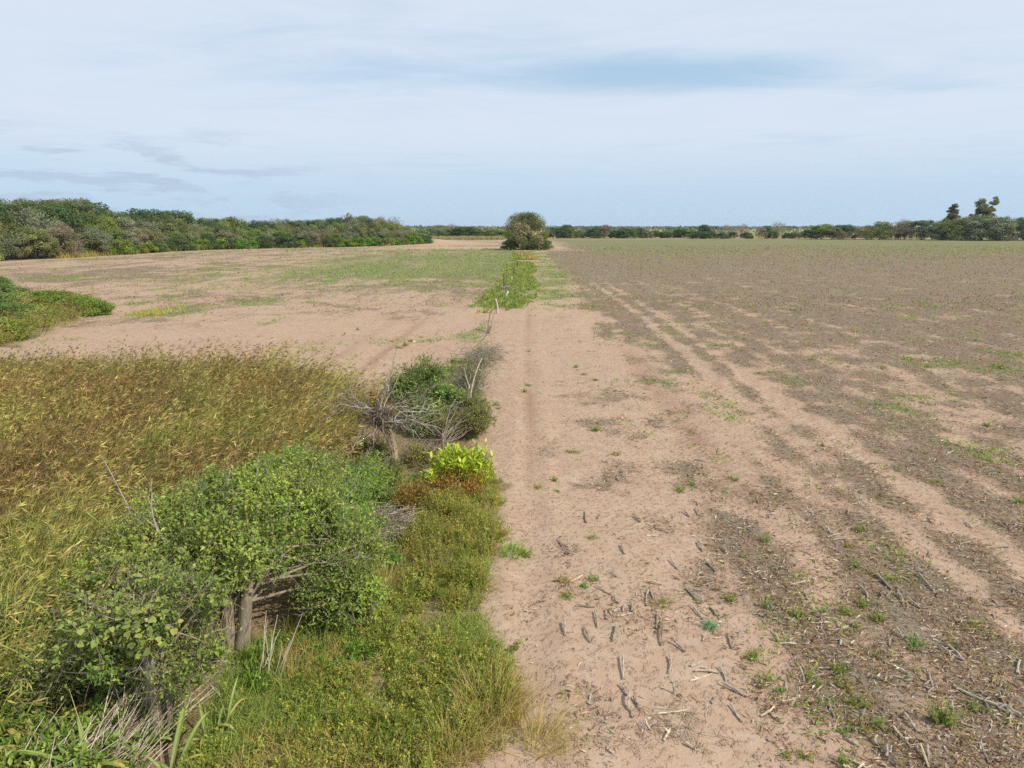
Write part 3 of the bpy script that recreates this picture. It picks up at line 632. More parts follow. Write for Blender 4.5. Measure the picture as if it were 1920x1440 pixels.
def make_bush(name, ells, ntw, lpt, ls, cols, foot=None, tops=None, stem_r=0.09, tw_len=0.34, asp=0.45, bare=0, bare_cols=('8f887c', '7c7468', 'a19a8e'), bark='7c7466', droop=0.1, mat=None, nlimb=26, local=None, inner=0.5):
    """local = world xyz of the foot; returns list of (part name, mesh) in local space"""
    out = []; O = np.array(local, float)
    p, u, ii = ell_points(ells, ntw, inner); E = np.array(ells, float)
    d = unit(u * 0.8 + rng.normal(size=(ntw, 3)) * 0.55 + np.array([0, 0, 0.22])); L = tw_len * (0.5 + rng.random(ntw))
    tb = MB(); tb.tubes(p - d * L[:, None] * 0.4 - O, p + d * L[:, None] * 0.6 - O, 0.004, 0.0014, pal(['5f5a44', '524c3c', '6c6650'], ntw, .2), 3)
    if bare:
        q, uu, _ = ell_points(ells, bare, 0.75); dd = unit(uu + rng.normal(size=(bare, 3)) * 0.6 + np.array([0, 0, .15])); LL = tw_len * 1.0 * (0.5 + rng.random(bare))
        tb.tubes(q - dd * LL[:, None] * .5 - O, q + dd * LL[:, None] * .55 - O, 0.0065, 0.002, pal(bare_cols, bare, .15), 3)
        for k in range(2):   # side spines and twiglets
            st = q + dd * LL[:, None] * (0.1 + 0.35 * rng.random((bare, 1))); d3 = unit(dd + rng.normal(size=(bare, 3)) * .9)
            tb.tubes(st - O, st + d3 * LL[:, None] * .4 - O, 0.004, 0.0015, pal(bare_cols, bare, .15), 3)
    nsh = ntw // 13; q, uu, _ = ell_points(ells, nsh, .9); dd = unit(uu * .7 + rng.normal(size=(nsh, 3)) * .45 + np.array([0, 0, .5])); LL = tw_len * (.7 + 1.5 * rng.random(nsh) ** 2)
    tb.tubes(q - dd * .1 - O, q + dd * LL[:, None] - O, .005, .0015, pal(['7c7458', '8a8270'], nsh), 3); SH = (q, dd, LL)
    out.append(('twigs', tb.mesh(name + '_twigs', M_STALK)))
    n = ntw * lpt; k = np.repeat(np.arange(ntw), lpt); f = rng.random((n, 1)); b = p[k] + d[k] * L[k][:, None] * (f - 0.4)
    ld = unit(d[k] * 0.5 + rng.normal(size=(n, 3)) * 0.7); nr = unit(u[k] * 0.35 + np.array([0, 0, 0.8]) + rng.normal(size=(n, 3)) * 0.55)
    ne = len(E); ec = pal(cols, ne, .12) * (.72 + .6 * rng.random((ne, 1))); es = .65 + .8 * rng.random(ne)
    tc_ = ec[ii] * .65 + pal(cols, ntw, .2) * .35; lc = tc_[k] * (1 + (rng.random((n, 1)) - .5) * .5) * (1 + (rng.random((n, 3)) - .5) * .12)
    lsz = ls * (0.5 + 0.9 * rng.random(n)) * es[ii][k]; fb = MB(); fb.leaves(b - O, ld, nr, lsz, lsz * asp, lc, droop=droop)
    k2 = np.repeat(np.arange(nsh), 8); n2_ = nsh * 8; f2 = rng.random((n2_, 1)); b2 = SH[0][k2] + SH[1][k2] * SH[2][k2][:, None] * f2; s2 = ls * (.5 + .8 * rng.random(n2_)); fb.leaves(b2 - O, unit(SH[1][k2] * .5 + rng.normal(size=(n2_, 3)) * .7), rdir(n2_, .7), s2, s2 * asp, pal(cols, n2_, .25))
    out.append(('foliage', fb.mesh(name + '_foliage', mat or M_LEAF)))
    sb = MB(); bc = np.array(lin(bark))
    if tops is None: tops = [np.array([0, 0, 0.5])]
    for ti, tp in enumerate(tops):
        ft = np.array(foot[ti]) if foot is not None else np.zeros(3)
        P = bez(ft + np.array([0, 0, -.1]), (ft + tp) / 2 + rng.normal(size=3) * np.array([.05, .05, 0]), tp, 7)
        sb.path(P, np.linspace(1.2, .75, 7) * stem_r, bc, 8 if False else 6, .22)
        for j in range(nlimb // len(tops)):
            e = E[rng.integers(0, len(E))]; q = e[:3] + rdir(1)[0] * e[3:] * (0.3 + .55 * rng.random()) - O; q[2] += .12; st = P[4 + j % 3]
            m_ = (st + q) / 2 + rng.normal(size=3) * .28 + np.array([0, 0, .2]); sb.path(bez(st, m_, q, 6) + rng.normal(size=(6, 3)) * .012, np.linspace(.32, .07, 6) * stem_r, bc * (1 + .25 * rng.random()), 4)
    out.append(('trunk', sb.mesh(name + '_trunk', M_BARK, True)))
    return out
def put_bush(name, label, cat, local, parts):
    o = thing(name, label, cat, tuple(local))
    for nm, me in parts: obj(nm, me, o)
    return o
def EL(px, py, y, rx, ry, rz): return tuple(at_depth(px, py, y)) + (rx, ry, rz)

# two thorn shrubs at lower left
fa = G(441, 1212); FA = np.array([fa[0], fa[1], H1(*fa)])
ELA = [EL(430, 1000, 9.7, 1.5, 1.2, .72), EL(590, 1000, 10.3, .95, .9, .7), EL(300, 990, 9.9, .85, .9, .62), EL(560, 915, 10.9, .85, .8, .48), EL(250, 1075, 9.1, .75, .8, .5), EL(640, 1070, 9.9, .45, .6, .45), EL(650, 1125, 9.5, .4, .4, .3), EL(440, 925, 10.8, 1.0, .8, .4)]
ELA = [(e[0], e[1], e[2] - .16, e[3], e[4], e[5] * .92) for e in ELA]
ELA0 = ELA; ELA = lumpy(ELA, 120, .13, .32, 5)
SAGE = ['7c8a3c', '6a7a36', '8b9541', '9a9a4e', '5c6c34', '7c8846']
put_bush('thorn_shrub', 'wide green thorn shrub with paired thick trunks, largest of the foreground scrub', 'shrub', FA,
         make_bush('shrub_a', ELA, 7400, 10, 0.056, SAGE, foot=[(-.09, 0, 0), (.09, 0.02, 0)], tops=[np.array([-.12, .15, .98]), np.array([.2, .2, 1.0])], stem_r=.105, bare=380, local=FA, nlimb=22, bark='857a6b'))
fb_ = G(287, 1388); FB = np.array([fb_[0], fb_[1], H1(*fb_)])
ELB = [EL(280, 1110, 7.6, .85, .65, .48), EL(190, 1175, 7.5, .65, .6, .42), EL(345, 1225, 7.4, .42, .5, .33)]
ELB += [EL(110, 1225, 7.8, .5, .45, .4), EL(40, 1160, 8.7, .5, .5, .45), EL(320, 1085, 8.7, .6, .5, .45)]
ELB = [(e[0] + .06, e[1], e[2] - .12, e[3] * .8, e[4] * .85, e[5] * .72) for e in ELB]
ELB0 = ELB; ELB = lumpy(ELB, 60, .10, .25, 8)
put_bush('thorn_shrub', 'grey-green thorn shrub on one thin pale trunk at lower left, hung with vine', 'shrub', FB,
         make_bush('shrub_b', ELB, 2600, 10, 0.05, ['7a8844', '6a7c3a', '868e4a', '909254', '5c6e36'], tops=[np.array([-.02, .12, 1.15])], stem_r=.075, bare=300, local=FB, nlimb=24, bark='8d8372'))
o = bpy.data.objects.new('branch', None)
sb = MB(); sb.path(bez(np.array([.16, .1, -.1]), np.array([.2, .1, .5]), np.array([.12, .2, 1.1]), 6), np.linspace(.045, .03, 6), np.array(lin('857b6b')), 6, .2)
obj('stem', sb.mesh('thin_stem', M_BARK, True), [q for q in bpy.data.objects if q.name == 'thorn_shrub.001'][0]); bpy.data.objects.remove(o)

# grey dead boughs sticking out of the large shrub
SHRUB_A = [q for q in bpy.data.objects if q.name == 'thorn_shrub'][0]
def bough(px0, py0, y0, px1, py1, y1, r, off=FA):
    db = MB()
    a = at_depth(px0, py0, y0) - off; b = at_depth(px1, py1, y1) - off; m_ = (a + b) / 2 + rng.normal(size=3) * .08
    P = bez(a, m_, b, 7); db.path(P, np.linspace(r, r * .35, 7), np.array(lin('938c82')), 5 if False else 6, .3)
    for k in range(5):
        st = P[2 + k % 5]; e = st + unit((b - a)[None])[0] * .15 + rng.normal(size=3) * .16; db.path(bez(st, (st + e) / 2 + rng.normal(size=3) * .03, e, 4), np.linspace(r * .35, r * .1, 4), np.array(lin('9a948a')), 4)
    obj('dead_bough', db.mesh('dead_bough', M_DEAD), SHRUB_A)
bough(340, 1050, 9.3, 285, 925, 9.7, .020); bough(265, 1010, 9.8, 190, 855, 10.3, .013); bough(425, 1000, 10.2, 432, 880, 10.7, .014); bough(470, 975, 10.6, 485, 855, 11.1, .012)
bough(530, 1000, 10.2, 565, 885, 10.6, .014); bough(600, 1050, 9.8, 690, 1115, 9.5, .012)

# heart-leaved vine over the left side of the shrubs: every leaf its own piece
def ray_hit(px, py, ells):
    d = ray(px, py); d = d / np.linalg.norm(d); O = np.array([0, 0, CAM_H]); best = None
    for e in ells:
        e = np.array(e); oc = (O - e[:3]) / e[3:]; dd = d / e[3:]; A = dd @ dd; B = oc @ dd; Cc = oc @ oc - 1.0; D = B * B - A * Cc
        if D > 0:
            t = (-B - math.sqrt(D)) / A
            if best is None or t < best[0]:
                p = O + d * t; best = (t, p, unit(((p - e[:3]) / e[3:] ** 2)[None])[0])
    return best
def heart_mesh(name, col, w_=1.0):
    prof = [(0, .0), (.18, -.10), (.42, -.02), (.5, .25), (.38, .55), (.18, .82), (0, 1.0)]
    mb = MB(); V = [(0, 0.0, 0), (0, .35, -.03), (0, .7, -.02), (0, 1.0, -.10)]
    for sgn in (1, -1): V += [(sgn * a * w_, b, .10 * a - .06 * b) for a, b in prof[1:6]]
    Q = [(0, 4, 5, 1), (5, 6, 1, 1), (6, 7, 2, 1), (7, 8, 3, 2), (0, 1, 10, 9), (10, 1, 1, 11), (11, 1, 2, 12), (12, 2, 3, 13)]
    Q = [(0, 4, 5, 1), (1, 5, 6, 2), (2, 6, 7, 8), (2, 8, 3, 3), (0, 1, 10, 9), (1, 2, 11, 10), (2, 13, 12, 11), (2, 3, 3, 13)]
    me = bpy.data.meshes.new(name); F = [tuple(dict.fromkeys(q)) for q in Q]; me.from_pydata(V, [], F); me.update()
    at = me.color_attributes.new('col', 'FLOAT_COLOR', 'POINT')
    for dta in at.data: dta.color = tuple(lin(col)) + (1,)
    me.materials.append(M_GLOSSY); return me
HEARTS = [heart_mesh('heart_leaf', c) for c in ('808c48', '8b924e', '727f42', '929048')]
YHEARTS = [heart_mesh('oval_leaf', c, .62) for c in ('82943a', '788c36', '6d8232', '929a42', '8a8f36')]
def vine(label, polys, n, meshes, size, ells, extra_col):
    first = None; pts = []
    root = None
    cx = None; left = 0
    while len(pts) < n:
        poly, = random.choices(polys, weights=[q[1] for q in polys]); poly = poly[0]
        xs = [q[0] for q in poly]; ys = [q[1] for q in poly]
        if left <= 0: cx, left = (random.uniform(min(xs), max(xs)), random.uniform(min(ys), max(ys))), random.randint(4, 18)
        left -= 1; px, py = cx[0] + random.gauss(0, 20), cx[1] + random.gauss(0, 14)
        if not inpoly(np.array([px]), np.array([py]), np.array(poly, float))[0]: continue
        h = ray_hit(px, py, ells)
        if h is None: continue
        pts.append((h[1] + h[2] * random.uniform(.0, .10), h[2]))
    base = min(pts, key=lambda q: q[0][2])[0]; loc = Vector((base[0], base[1], H1(base[0], base[1])))
    root = thing('climbing_vine', label, 'vine', tuple(loc))
    sb = MB(); P = np.array([q[0] for q in pts]) - np.array(loc)
    order = np.argsort(P[:, 2]); chain = [np.array([0, 0, -.02])]
    for k in range(6):
        ids = rng.choice(len(P), 8, replace=False); ids = ids[np.argsort(P[ids, 0] + P[ids, 2])]; pp = P[ids] - np.array([0, 0, .03])
        sb.path(np.vstack([[0, 0, 0], pp]), np.linspace(.007, .003, 9), np.array(lin(extra_col)), 4)
    obj('stem', sb.mesh('vine_stem', M_STALK), root)
    for i, (p, nrm) in enumerate(pts):
        o = obj('leaf', meshes[i % len(meshes)], root, Vector(p) - loc)
        nv = (Vector(nrm) * .5 + Vector((random.gauss(0, .45), random.gauss(0, .45) - .25, .9))).normalized()
        q = nv.to_track_quat('Z', 'Y') @ Matrix.Rotation(random.uniform(0, 6.28), 4, 'Z').to_quaternion()
        o.rotation_mode = 'QUATERNION'; o.rotation_quaternion = q; s_ = size * random.uniform(.6, 1.25); o.scale = (s_, s_, s_)
VLEFT = [([(170, 1010), (300, 995), (390, 1060), (420, 1130), (400, 1200), (280, 1210), (120, 1190), (110, 1100)], 3.0), ([(60, 1150), (330, 1170), (330, 1260), (80, 1270)], 1.0)]
vine('heart-leaved pale green vine trailing over the left side of the thorn shrubs', VLEFT, 230, HEARTS, .072, ELA + ELB, '7a6d4c')
vine('yellow-green vine with oval leaves over the top of the largest shrub', [([(225, 880), (260, 870), (300, 900), (320, 960), (290, 990), (240, 930)], 1.0), ([(330, 960), (430, 880), (500, 885), (480, 980), (500, 1040), (400, 1030)], 2.6)], 240, YHEARTS, .062, ELA, '6f6a3f')

# dead hollow trunk with a wheel of broken branches
fc = G(737, 870); FC = np.array([fc[0], fc[1], H1(*fc)])
dt = thing('dead_tree', 'bleached dead tree stump with bare branches radiating like spokes from its top', 'dead tree', tuple(FC))
tb = MB(); P = np.array([(0.06, 0, -.1), (.03, 0, .12), (.05, 0, .38), (-.02, .02, .62), (-.12, .03, .9), (-.28, .02, 1.15), (-.33, .02, 1.36)])
tb.path(P, [.15, .125, .105, .115, .125, .14, .10], np.array([lin(c) for c in ('7c6a58', '98836b', 'b09a80', '9c8974', '8a7762', '716150', '62554a')]), 10 if False else 6, .3)
tm = tb.mesh('dead_trunk', M_DEAD, True); obj('trunk', tm, dt)
crown = np.array([-.3, .02, 1.28])
tips = [(-1.95, .2, 1.85), (-1.8, -.2, 1.5), (-1.7, .5, 1.95), (-1.6, .1, 1.25), (-1.3, -.5, .8), (1.0, .3, 1.1), (1.5, .1, 1.3), (.9, .1, .75), (-1.2, .5, 1.95), (-.9, -.6, .95), (-.75, .4, 2.05), (-.45, .3, 2.15), (-.25, .6, 2.1), (0.1, .5, 2.3), (.45, .7, 2.0), (.8, .3, 1.75), (1.15, .2, 1.95), (1.25, -.2, 1.55), (1.3, .5, 1.7), (1.05, -.5, 1.2), (.75, -.7, .9),
        (-.6, -.9, .55), (.3, -.9, .7), (-1.1, -.7, .45), (.95, .9, 2.0), (.2, .9, 2.4), (-1.0, .9, 1.6), (.55, -.3, 1.9), (-.35, -.5, 1.0), (1.2, -.8, .75)]
def crooked(a, e, n, j):
    P = a + (e - a) * np.linspace(0, 1, n)[:, None]; wk = np.cumsum(rng.normal(size=(n, 3)) * j, 0); wk = wk - wk[0] - (wk[-1] - wk[0]) * np.linspace(0, 1, n)[:, None] * .6
    return P + wk
for i, tp in enumerate(tips):
    if i % 5 == 4: continue
    bb = MB(); e = np.array(tp) * random.uniform(.8, 1.05); L = np.linalg.norm(e - crown); r = random.uniform(.012, .026) * (.6 + .35 * L)
    Q = crooked(crown + rng.normal(size=3) * np.array([.10, .08, .08]), e, 10, .055 * L); Q[:, 2] += .12 * np.sin(np.linspace(0, 3.1, 10)); c = np.array(lin(random.choice(['948a7e', 'a3998c', '82776b', 'ada396'])))
    bb.path(Q, np.linspace(r, r * .3, 10), c, 6, .35); br = obj('branch', bb.mesh('dead_branch', M_DEAD, True), dt); bb = MB()
    for k in range(6):
        st = Q[3 + k]; dv = unit((e - crown)[None])[0] * .35 * L + rng.normal(size=3) * .26; W = crooked(st, st + dv * random.uniform(.4, 1.0), 6, .04); bb.path(W, np.linspace(r * .5, r * .12, 6), c * random.uniform(.85, 1.1), 4)
        for h in range(3): z1 = W[2 + h]; bb.path(crooked(z1, z1 + dv * .25 + rng.normal(size=3) * .10, 4, .02), np.linspace(r * .22, r * .08, 4), c, 4)
    obj('twigs', bb.mesh('dead_twigs', M_DEAD, True), br)
bb = MB(); n = 420; st = crown + rng.normal(size=(n, 3)) * np.array([.16, .14, .10]); dv = rdir(n, .1) * (.12 + .3 * rng.random((n, 1)))
bb.tubes(st, st + dv, .008, .002, pal(['5f5349', '7b6f63', '8f8478', '4c4138'], n), 3); obj('twig_tangle', bb.mesh('twig_tangle', M_DEAD), dt)
bb = MB(); n = 110; an = rng.random(n) * 6.28; st = np.stack([np.cos(an) * .12, np.sin(an) * .12, .1 + .15 * rng.random(n)], 1); en = np.stack([np.cos(an) * .5, np.sin(an) * .5, np.zeros(n)], 1) * (.6 + .7 * rng.random((n, 1)))
bb.tubes(st, en, .007, .003, pal(['8a7d70', '6f6257', '9d9184'], n), 3); obj('root_tangle', bb.mesh('root_tangle', M_DEAD), dt)

# shrubs around it
fd = G(800, 800); FD = np.array([fd[0], fd[1], H1(*fd)])
ELD = [EL(790, 722, 21.3, .62, .65, .85), EL(835, 760, 20.9, .85, .75, .62), EL(760, 745, 20.8, .45, .5, .5), EL(800, 790, 20.0, .6, .6, .45)]
ELD = lumpy(ELD, 44, .14, .34, 3)
put_bush('leafy_shrub', 'dense dark-green shrub just behind the bleached dead stump', 'shrub', FD, make_bush('shrub_d', ELD, 3000, 9, .075, ['687a3c', '748640', '84924c', '5a6c36'], stem_r=.06, bare=300, local=FD, tw_len=.4))
fe = G(878, 760); FE = np.array([fe[0], fe[1], H1(*fe)])
ELE = [EL(880, 702, 25.0, .75, .8, .65), EL(868, 735, 24.3, .6, .7, .5), EL(905, 665, 27.5, .75, .8, .38)]
put_bush('twiggy_shrub', 'grey half-bare twiggy shrub at the sand edge right of the dense green one', 'shrub', FE, make_bush('shrub_e', lumpy(ELE, 14, .2, .4, 2), 420, 5, .055, ['7f8a5c', '8f9468', '6c7a4a'], stem_r=.05, bare=420, local=FE, tw_len=.75))
sb = MB(); a = np.array([.05, 0, -.05]); sb.path(bez(a, np.array([.05, .3, .7]), np.array([.45, .8, 1.5]), 8), np.linspace(.04, .012, 8), np.array(lin('b3a995')), 6, .2)
sb.path(bez(np.array([.06, .2, .55]), np.array([-.1, .3, .9]), np.array([-.15, .5, 1.2]), 6), np.linspace(.025, .008, 6), np.array(lin('b3a995')), 4)
obj('pale_stem', sb.mesh('pale_stem', M_DEAD, True), [q for q in bpy.data.objects if q.name == 'twiggy_shrub'][0])
fn = G(610, 985); FN = np.array([fn[0], fn[1], H1(*fn)])
ELN = [EL(610, 930, 12.8, .9, .9, .5), EL(530, 900, 13.0, .8, .8, .5), EL(670, 905, 14.2, .5, .6, .25), EL(640, 985, 11.6, .6, .6, .4), EL(590, 870, 14.5, .7, .7, .4)]
ELN = [(e[0], e[1], e[2] - .14, e[3], e[4], e[5]) for e in ELN]; ELN = lumpy(ELN, 70, .12, .3, 4)
put_bush('leafy_shrub', 'spreading mid-green shrub between the large thorn shrub and the dead stump', 'shrub', FN, make_bush('shrub_n', ELN, 4200, 10, .06, ['6f8a38', '7d9640', '5c7632', '8a9848'], stem_r=.05, bare=350, local=FN, tw_len=.4))
fo = G(830, 858); FO = np.array([fo[0], fo[1], H1(*fo)])
ELO = [EL(790, 870, 17.0, .6, .6, .4), EL(845, 800, 19.2, .75, .6, .35), EL(880, 770, 21.0, .45, .5, .35), EL(700, 850, 17.6, .5, .5, .5), EL(890, 790, 19.3, .4, .5, .25)]
ELO = lumpy(ELO, 40, .12, .28, 6)
put_bush('leafy_shrub', 'low ragged olive shrub at the foot of the bleached dead stump', 'shrub', FO, make_bush('shrub_o', ELO, 2400, 9, .05, ['7f803c', '6f7436', '8c8a46', '5e6a32'], stem_r=.04, bare=500, local=FO, tw_len=.35))

# bright lime shrub: every leaf its own piece
ff = G(868, 905); FF = Vector((ff[0], ff[1], H1(*ff)))
def lance_mesh(name, col):
    V = [(0, 0, 0), (.13, .35, .03), (.10, .7, .0), (0, 1, -.08), (-.10, .7, 0), (-.13, .35, .03), (0, .35, -.01), (0, .7, -.04)]
    me = bpy.data.meshes.new(name); me.from_pydata(V, [], [(0, 1, 6), (0, 6, 5), (1, 2, 7, 6), (6, 7, 4, 5), (2, 3, 7), (7, 3, 4)]); me.update()
    at = me.color_attributes.new('col', 'FLOAT_COLOR', 'POINT')
    for dta in at.data: dta.color = tuple(lin(col)) + (1,)
    me.materials.append(M_GLOSSY); return me
LANCE = [lance_mesh('lance_leaf', c) for c in ('a9b836', '9bad32', 'b8be42', '8c9e30', 'b2c048')]
ls_ = thing('bright_leafy_shrub', 'bright lime-yellow shrub with long upright leaves at the sand edge', 'shrub', tuple(FF))
sb = MB(); nl = 0
for k in range(46):
    a = random.uniform(0, 6.28); r = random.random() ** .5
    bx, by = math.cos(a) * r * .72, math.sin(a) * r * .55; hh = random.uniform(.55, 1.15) * (1.1 - .45 * r) * (1.25 if bx > .2 and by > 0 else 1)
    top = np.array([bx * 1.12, by * 1.12, hh]); sb.path(bez(np.array([bx * .6, by * .6, -.03]), np.array([bx, by, hh * .5]), top, 5), np.linspace(.010, .005, 5), np.array(lin('7d7a3a')), 4)
    for j in range(6):
        if nl >= 290: break
        nl += 1; tt = 1 - j * .07; o = obj('leaf', random.choice(LANCE), ls_, (top[0] * (1 - .3 * j / 6), top[1] * (1 - .3 * j / 6), top[2] * tt))
        az_ = j * 2.4 + k; el = random.uniform(.35, 1.1) - .08 * j
        dv = Vector((math.cos(az_) * math.cos(el), math.sin(az_) * math.cos(el), math.sin(el)))
        o.rotation_mode = 'QUATERNION'; o.rotation_quaternion = dv.to_track_quat('Y', 'Z'); s_ = random.uniform(.13, .22); o.scale = (s_ * 1.5, s_, s_)
obj('stem', sb.mesh('lime_stems', M_BARK), ls_)
fb = MB(); n = 2600; u = rdir(n); u[:, 2] = np.abs(u[:, 2]); p = u * np.array([.78, .6, .85]) * (.4 + .6 * rng.random((n, 1)) ** .6); p[:, 2] = p[:, 2] * (.75 + .4 * vnoise(p[:, 0] * 4 + 9, p[:, 1] * 4 + 9, 3)) + .06
fb.leaves(p, unit(u * .5 + rng.normal(size=(n, 3)) * .5 + np.array([0, 0, .7])), rdir(n, .5), .08 + .08 * rng.random(n), .032, pal(['a2b038', '93a434', 'b2b844', '7d8c32'], n, .2)); obj('foliage', fb.mesh('lime_foliage', M_GLOSSY), ls_)
for (px, py, lab, n_) in ((805, 920, 'small yellowing seedling shrub beside the rust-brown plant', 5), (775, 925, 'small dark-green lance-leaved plant at the right foot of the dead stump', 6)):
    x, y = G(px, py); r_ = thing('seedling_shrub', lab, 'shrub', (x, y, H1(x, y))); sb = MB()
    for k in range(n_):
        a = random.uniform(0, 6.28); top = np.array([math.cos(a) * .18, math.sin(a) * .18, random.uniform(.3, .55)]); sb.path(bez(np.array([0, 0, -.02]), top * .5, top, 4), np.linspace(.008, .004, 4), np.array(lin('7d7a4a')), 4)
        for j in range(6):
            o = obj('leaf', LANCE[j % 5] if px > 790 else bpy.data.meshes.get('lance_dark') or lance_mesh('lance_dark', '4f7a28'), r_, tuple(top * (1 - .06 * j))); az_ = j * 2.4 + k; el = random.uniform(.1, .8)
            o.rotation_mode = 'QUATERNION'; o.rotation_quaternion = Vector((math.cos(az_) * math.cos(el), math.sin(az_) * math.cos(el), math.sin(el))).to_track_quat('Y', 'Z'); o.scale = (.2, .18, .18)
    obj('stem', sb.mesh('seedling_stem', M_BARK), r_)

def cushion(mb, sb, x, y, R, Hc, n, ls, cols, stemcols=('6d6a3a', '8a7a50'), asp=.5, up=.5, nst=None):
    """a low herb: stems radiating from the root with leaves along them"""
    z0 = H1(x, y); ns = max(3, n // 16); a = rng.random(ns) * 6.283; rb = R * .45 * rng.random(ns) ** .5; el = .35 + 1.15 * rng.random(ns)
    b = np.stack([x + np.cos(a) * rb, y + np.sin(a) * rb, np.full(ns, z0 - .01)], 1); a2 = a + rng.normal(size=ns) * .7; L = .45 + .75 * rng.random(ns)
    tp = np.stack([np.cos(a2) * np.cos(el) * R, np.sin(a2) * np.cos(el) * R, np.sin(el) * Hc], 1) * L[:, None]
    i = rng.integers(0, ns, n); f = .2 + .85 * rng.random((n, 1)) ** .8; p = b[i] + tp[i] * f + np.array([0, 0, -.12]) * R * f * f + rng.normal(size=(n, 3)) * ls * .45; p[:, 2] = np.maximum(p[:, 2], z0 + .008)
    nr = unit(rng.normal(size=(n, 3)) * .6 + np.array([0, 0, .9])); dv = unit(tp[i] / (R + .01) * .6 + rng.normal(size=(n, 3)) * .8 + np.array([0, 0, up * .5]))
    lz = ls * (.45 + 1.0 * rng.random(n)) * random.uniform(.75, 1.35); sc0 = pal(cols, ns, .22); mb.leaves(p, dv, nr, lz, lz * asp, sc0[i] * (.75 + .5 * rng.random((n, 1))))
    k = ns if nst is None else min(ns, nst)
    if k: sb.tubes(b[:k], (b + tp)[:k] + np.array([0, 0, -.1]) * R, .0035, .0015, pal(stemcols, k, .2), 3)

# rust-brown plant, brush pile
for (px, py, R, lab, cols, hc) in ((862, 925, .55, 'rust-brown withered plant below the bright lime shrub', ['8f6534', '7f5a2e', '9a733f', '7c6236'], .5), (775, 955, .38, 'tall brown dry plant left of the rust-brown one', ['7d6a35', '8a6a38', '6f6a35'], .62),
                                   (712, 758, .42, 'small orange-brown withered plant behind the dead stump', ['9a6a34', '8a5f30', 'a5763c'], .5)):
    x, y = G(px, py); mb, sb = MB(), MB(); cushion(mb, sb, 0, 0, R * 1.15, hc * 1.1, 5200, .05, cols, ('7a5a35', '8d7048'), .3, 1.2, 420)
    o = thing('withered_plant', lab, 'plant', (x, y, H1(x, y) - H1(0, 0))); obj('foliage', mb.mesh('withered_foliage', M_DRY), o); obj('stem', sb.mesh('withered_stems', M_DRY), o)
x, y = G(712, 1000); mb = MB(); n = 620
for k in range(n):
    a = random.uniform(0, 6.28); r = random.random() ** .6; c = np.array([math.cos(a) * r * .75, math.sin(a) * r * .6, .08 + .5 * (1 - r * r) * random.random()])
    d = unit(np.array([[random.gauss(0, 1), random.gauss(0, .7), random.gauss(0, .22)]]))[0] * random.uniform(.2, .55); m_ = c + rng.normal(size=3) * .10
    mb.path(bez(c - d, m_, c + d * np.array([1, 1, .4]), 4), np.array([.007, .006, .005, .003]), np.array(lin(random.choice(['9a8e80', '85786a', 'aca191', '6f6458', '8f7f68']))), 4)
tag(obj('brush_pile', mb.mesh('brush_pile', M_DEAD), None, (x, y, H1(x, y) - .02)), 'tangled heap of grey dry twigs beside the big green shrub', 'brush pile')

# herbs carpeting the verge
mb, sb = MB(), MB(); YG = ['828a3a', '8e9240', '747f38', '9a964a', '687838', '908648']
def fill_herbs(poly_px, step, R, Hc, nl, ls, cols, mb=mb, sb=sb, **kw):
    P = Gs(poly_px); x0, y0 = P.min(0); x1, y1 = P.max(0); m = int((x1 - x0) * (y1 - y0) / (step * step)) + 1
    x, y = scatter(m, x0, x1, y0, y1); ok = inpoly(x + (fbm(x * 1.5, y * 1.5, 5, 2) - .5) * .9, y, P) & (fbm(x * 1.2, y * 1.2, 77, 3) + .2 * rng.random(m) > .43)
    for a, b in zip(x[ok], y[ok]):
        k = random.uniform(.65, 1.3); cushion(mb, sb, a, b, R * k, Hc * random.uniform(.6, 1.3), int(nl * k * k), ls, random.sample(cols, max(2, len(cols) - 2)), **kw)
fill_herbs([(790, 935), (880, 935), (930, 960), (925, 1020), (900, 1110), (850, 1150), (800, 1130), (760, 1060)], .26, .26, .42, 800, .032, YG + ['7a6f32'])
fill_herbs([(690, 1140), (790, 1110), (880, 1140), (890, 1200), (840, 1260), (720, 1260)], .26, .24, .26, 520, .032, YG)
fill_herbs([(560, 1280), (780, 1240), (920, 1210), (950, 1300), (870, 1400), (760, 1460), (540, 1480), (500, 1400)], .27, .26, .30, 640, .034, YG + ['6a7a2e'])
fill_herbs([(-60, 1250), (120, 1230), (300, 1260), (330, 1380), (250, 1480), (-80, 1480)], .26, .26, .35, 260, .07, ['66803a', '58722f', '7a8a42', '8a8a50'])
fill_herbs([(-60, 1100), (60, 1100), (130, 1240), (-60, 1260)], .3, .3, .5, 260, .07, ['6c7f3c', '7d8446', '8a8250'])
fill_herbs([(880, 900), (950, 900), (965, 1000), (950, 1110), (985, 1290), (1010, 1380), (960, 1420), (900, 1300), (880, 1150), (900, 1000)], .62, .16, .16, 90, .04, YG)
fill_herbs([(420, 1480), (800, 1450), (830, 1600), (700, 1800), (300, 1800)], .34, .28, .28, 260, .045, YG)
fill_herbs([(320, 1420), (480, 1400), (500, 1470), (330, 1480)], .26, .26, .25, 600, .034, YG[:3])
fill_herbs([(480, 1210), (700, 1130), (720, 1230), (600, 1290), (480, 1290)], .30, .22, .2, 360, .055, ['5f7a2e', '4d6a28', '718a38', '7f8a40'])
fill_herbs([(860, 640 + 230), (930, 900), (935, 960), (900, 960), (880, 910)], .4, .28, .3, 420, .04, YG + ['8a7a40'])
fill_herbs([(620, 850), (700, 860), (760, 880), (800, 930), (760, 960), (690, 960), (620, 930)], .42, .34, .4, 300, .06, ['66783a', '5a6c34', '748040', '80864a'])
fill_herbs([(650, 1060), (770, 1020), (780, 1090), (700, 1120)], .4, .24, .25, 360, .045, ['557a35', '47692f', '688a3f'])
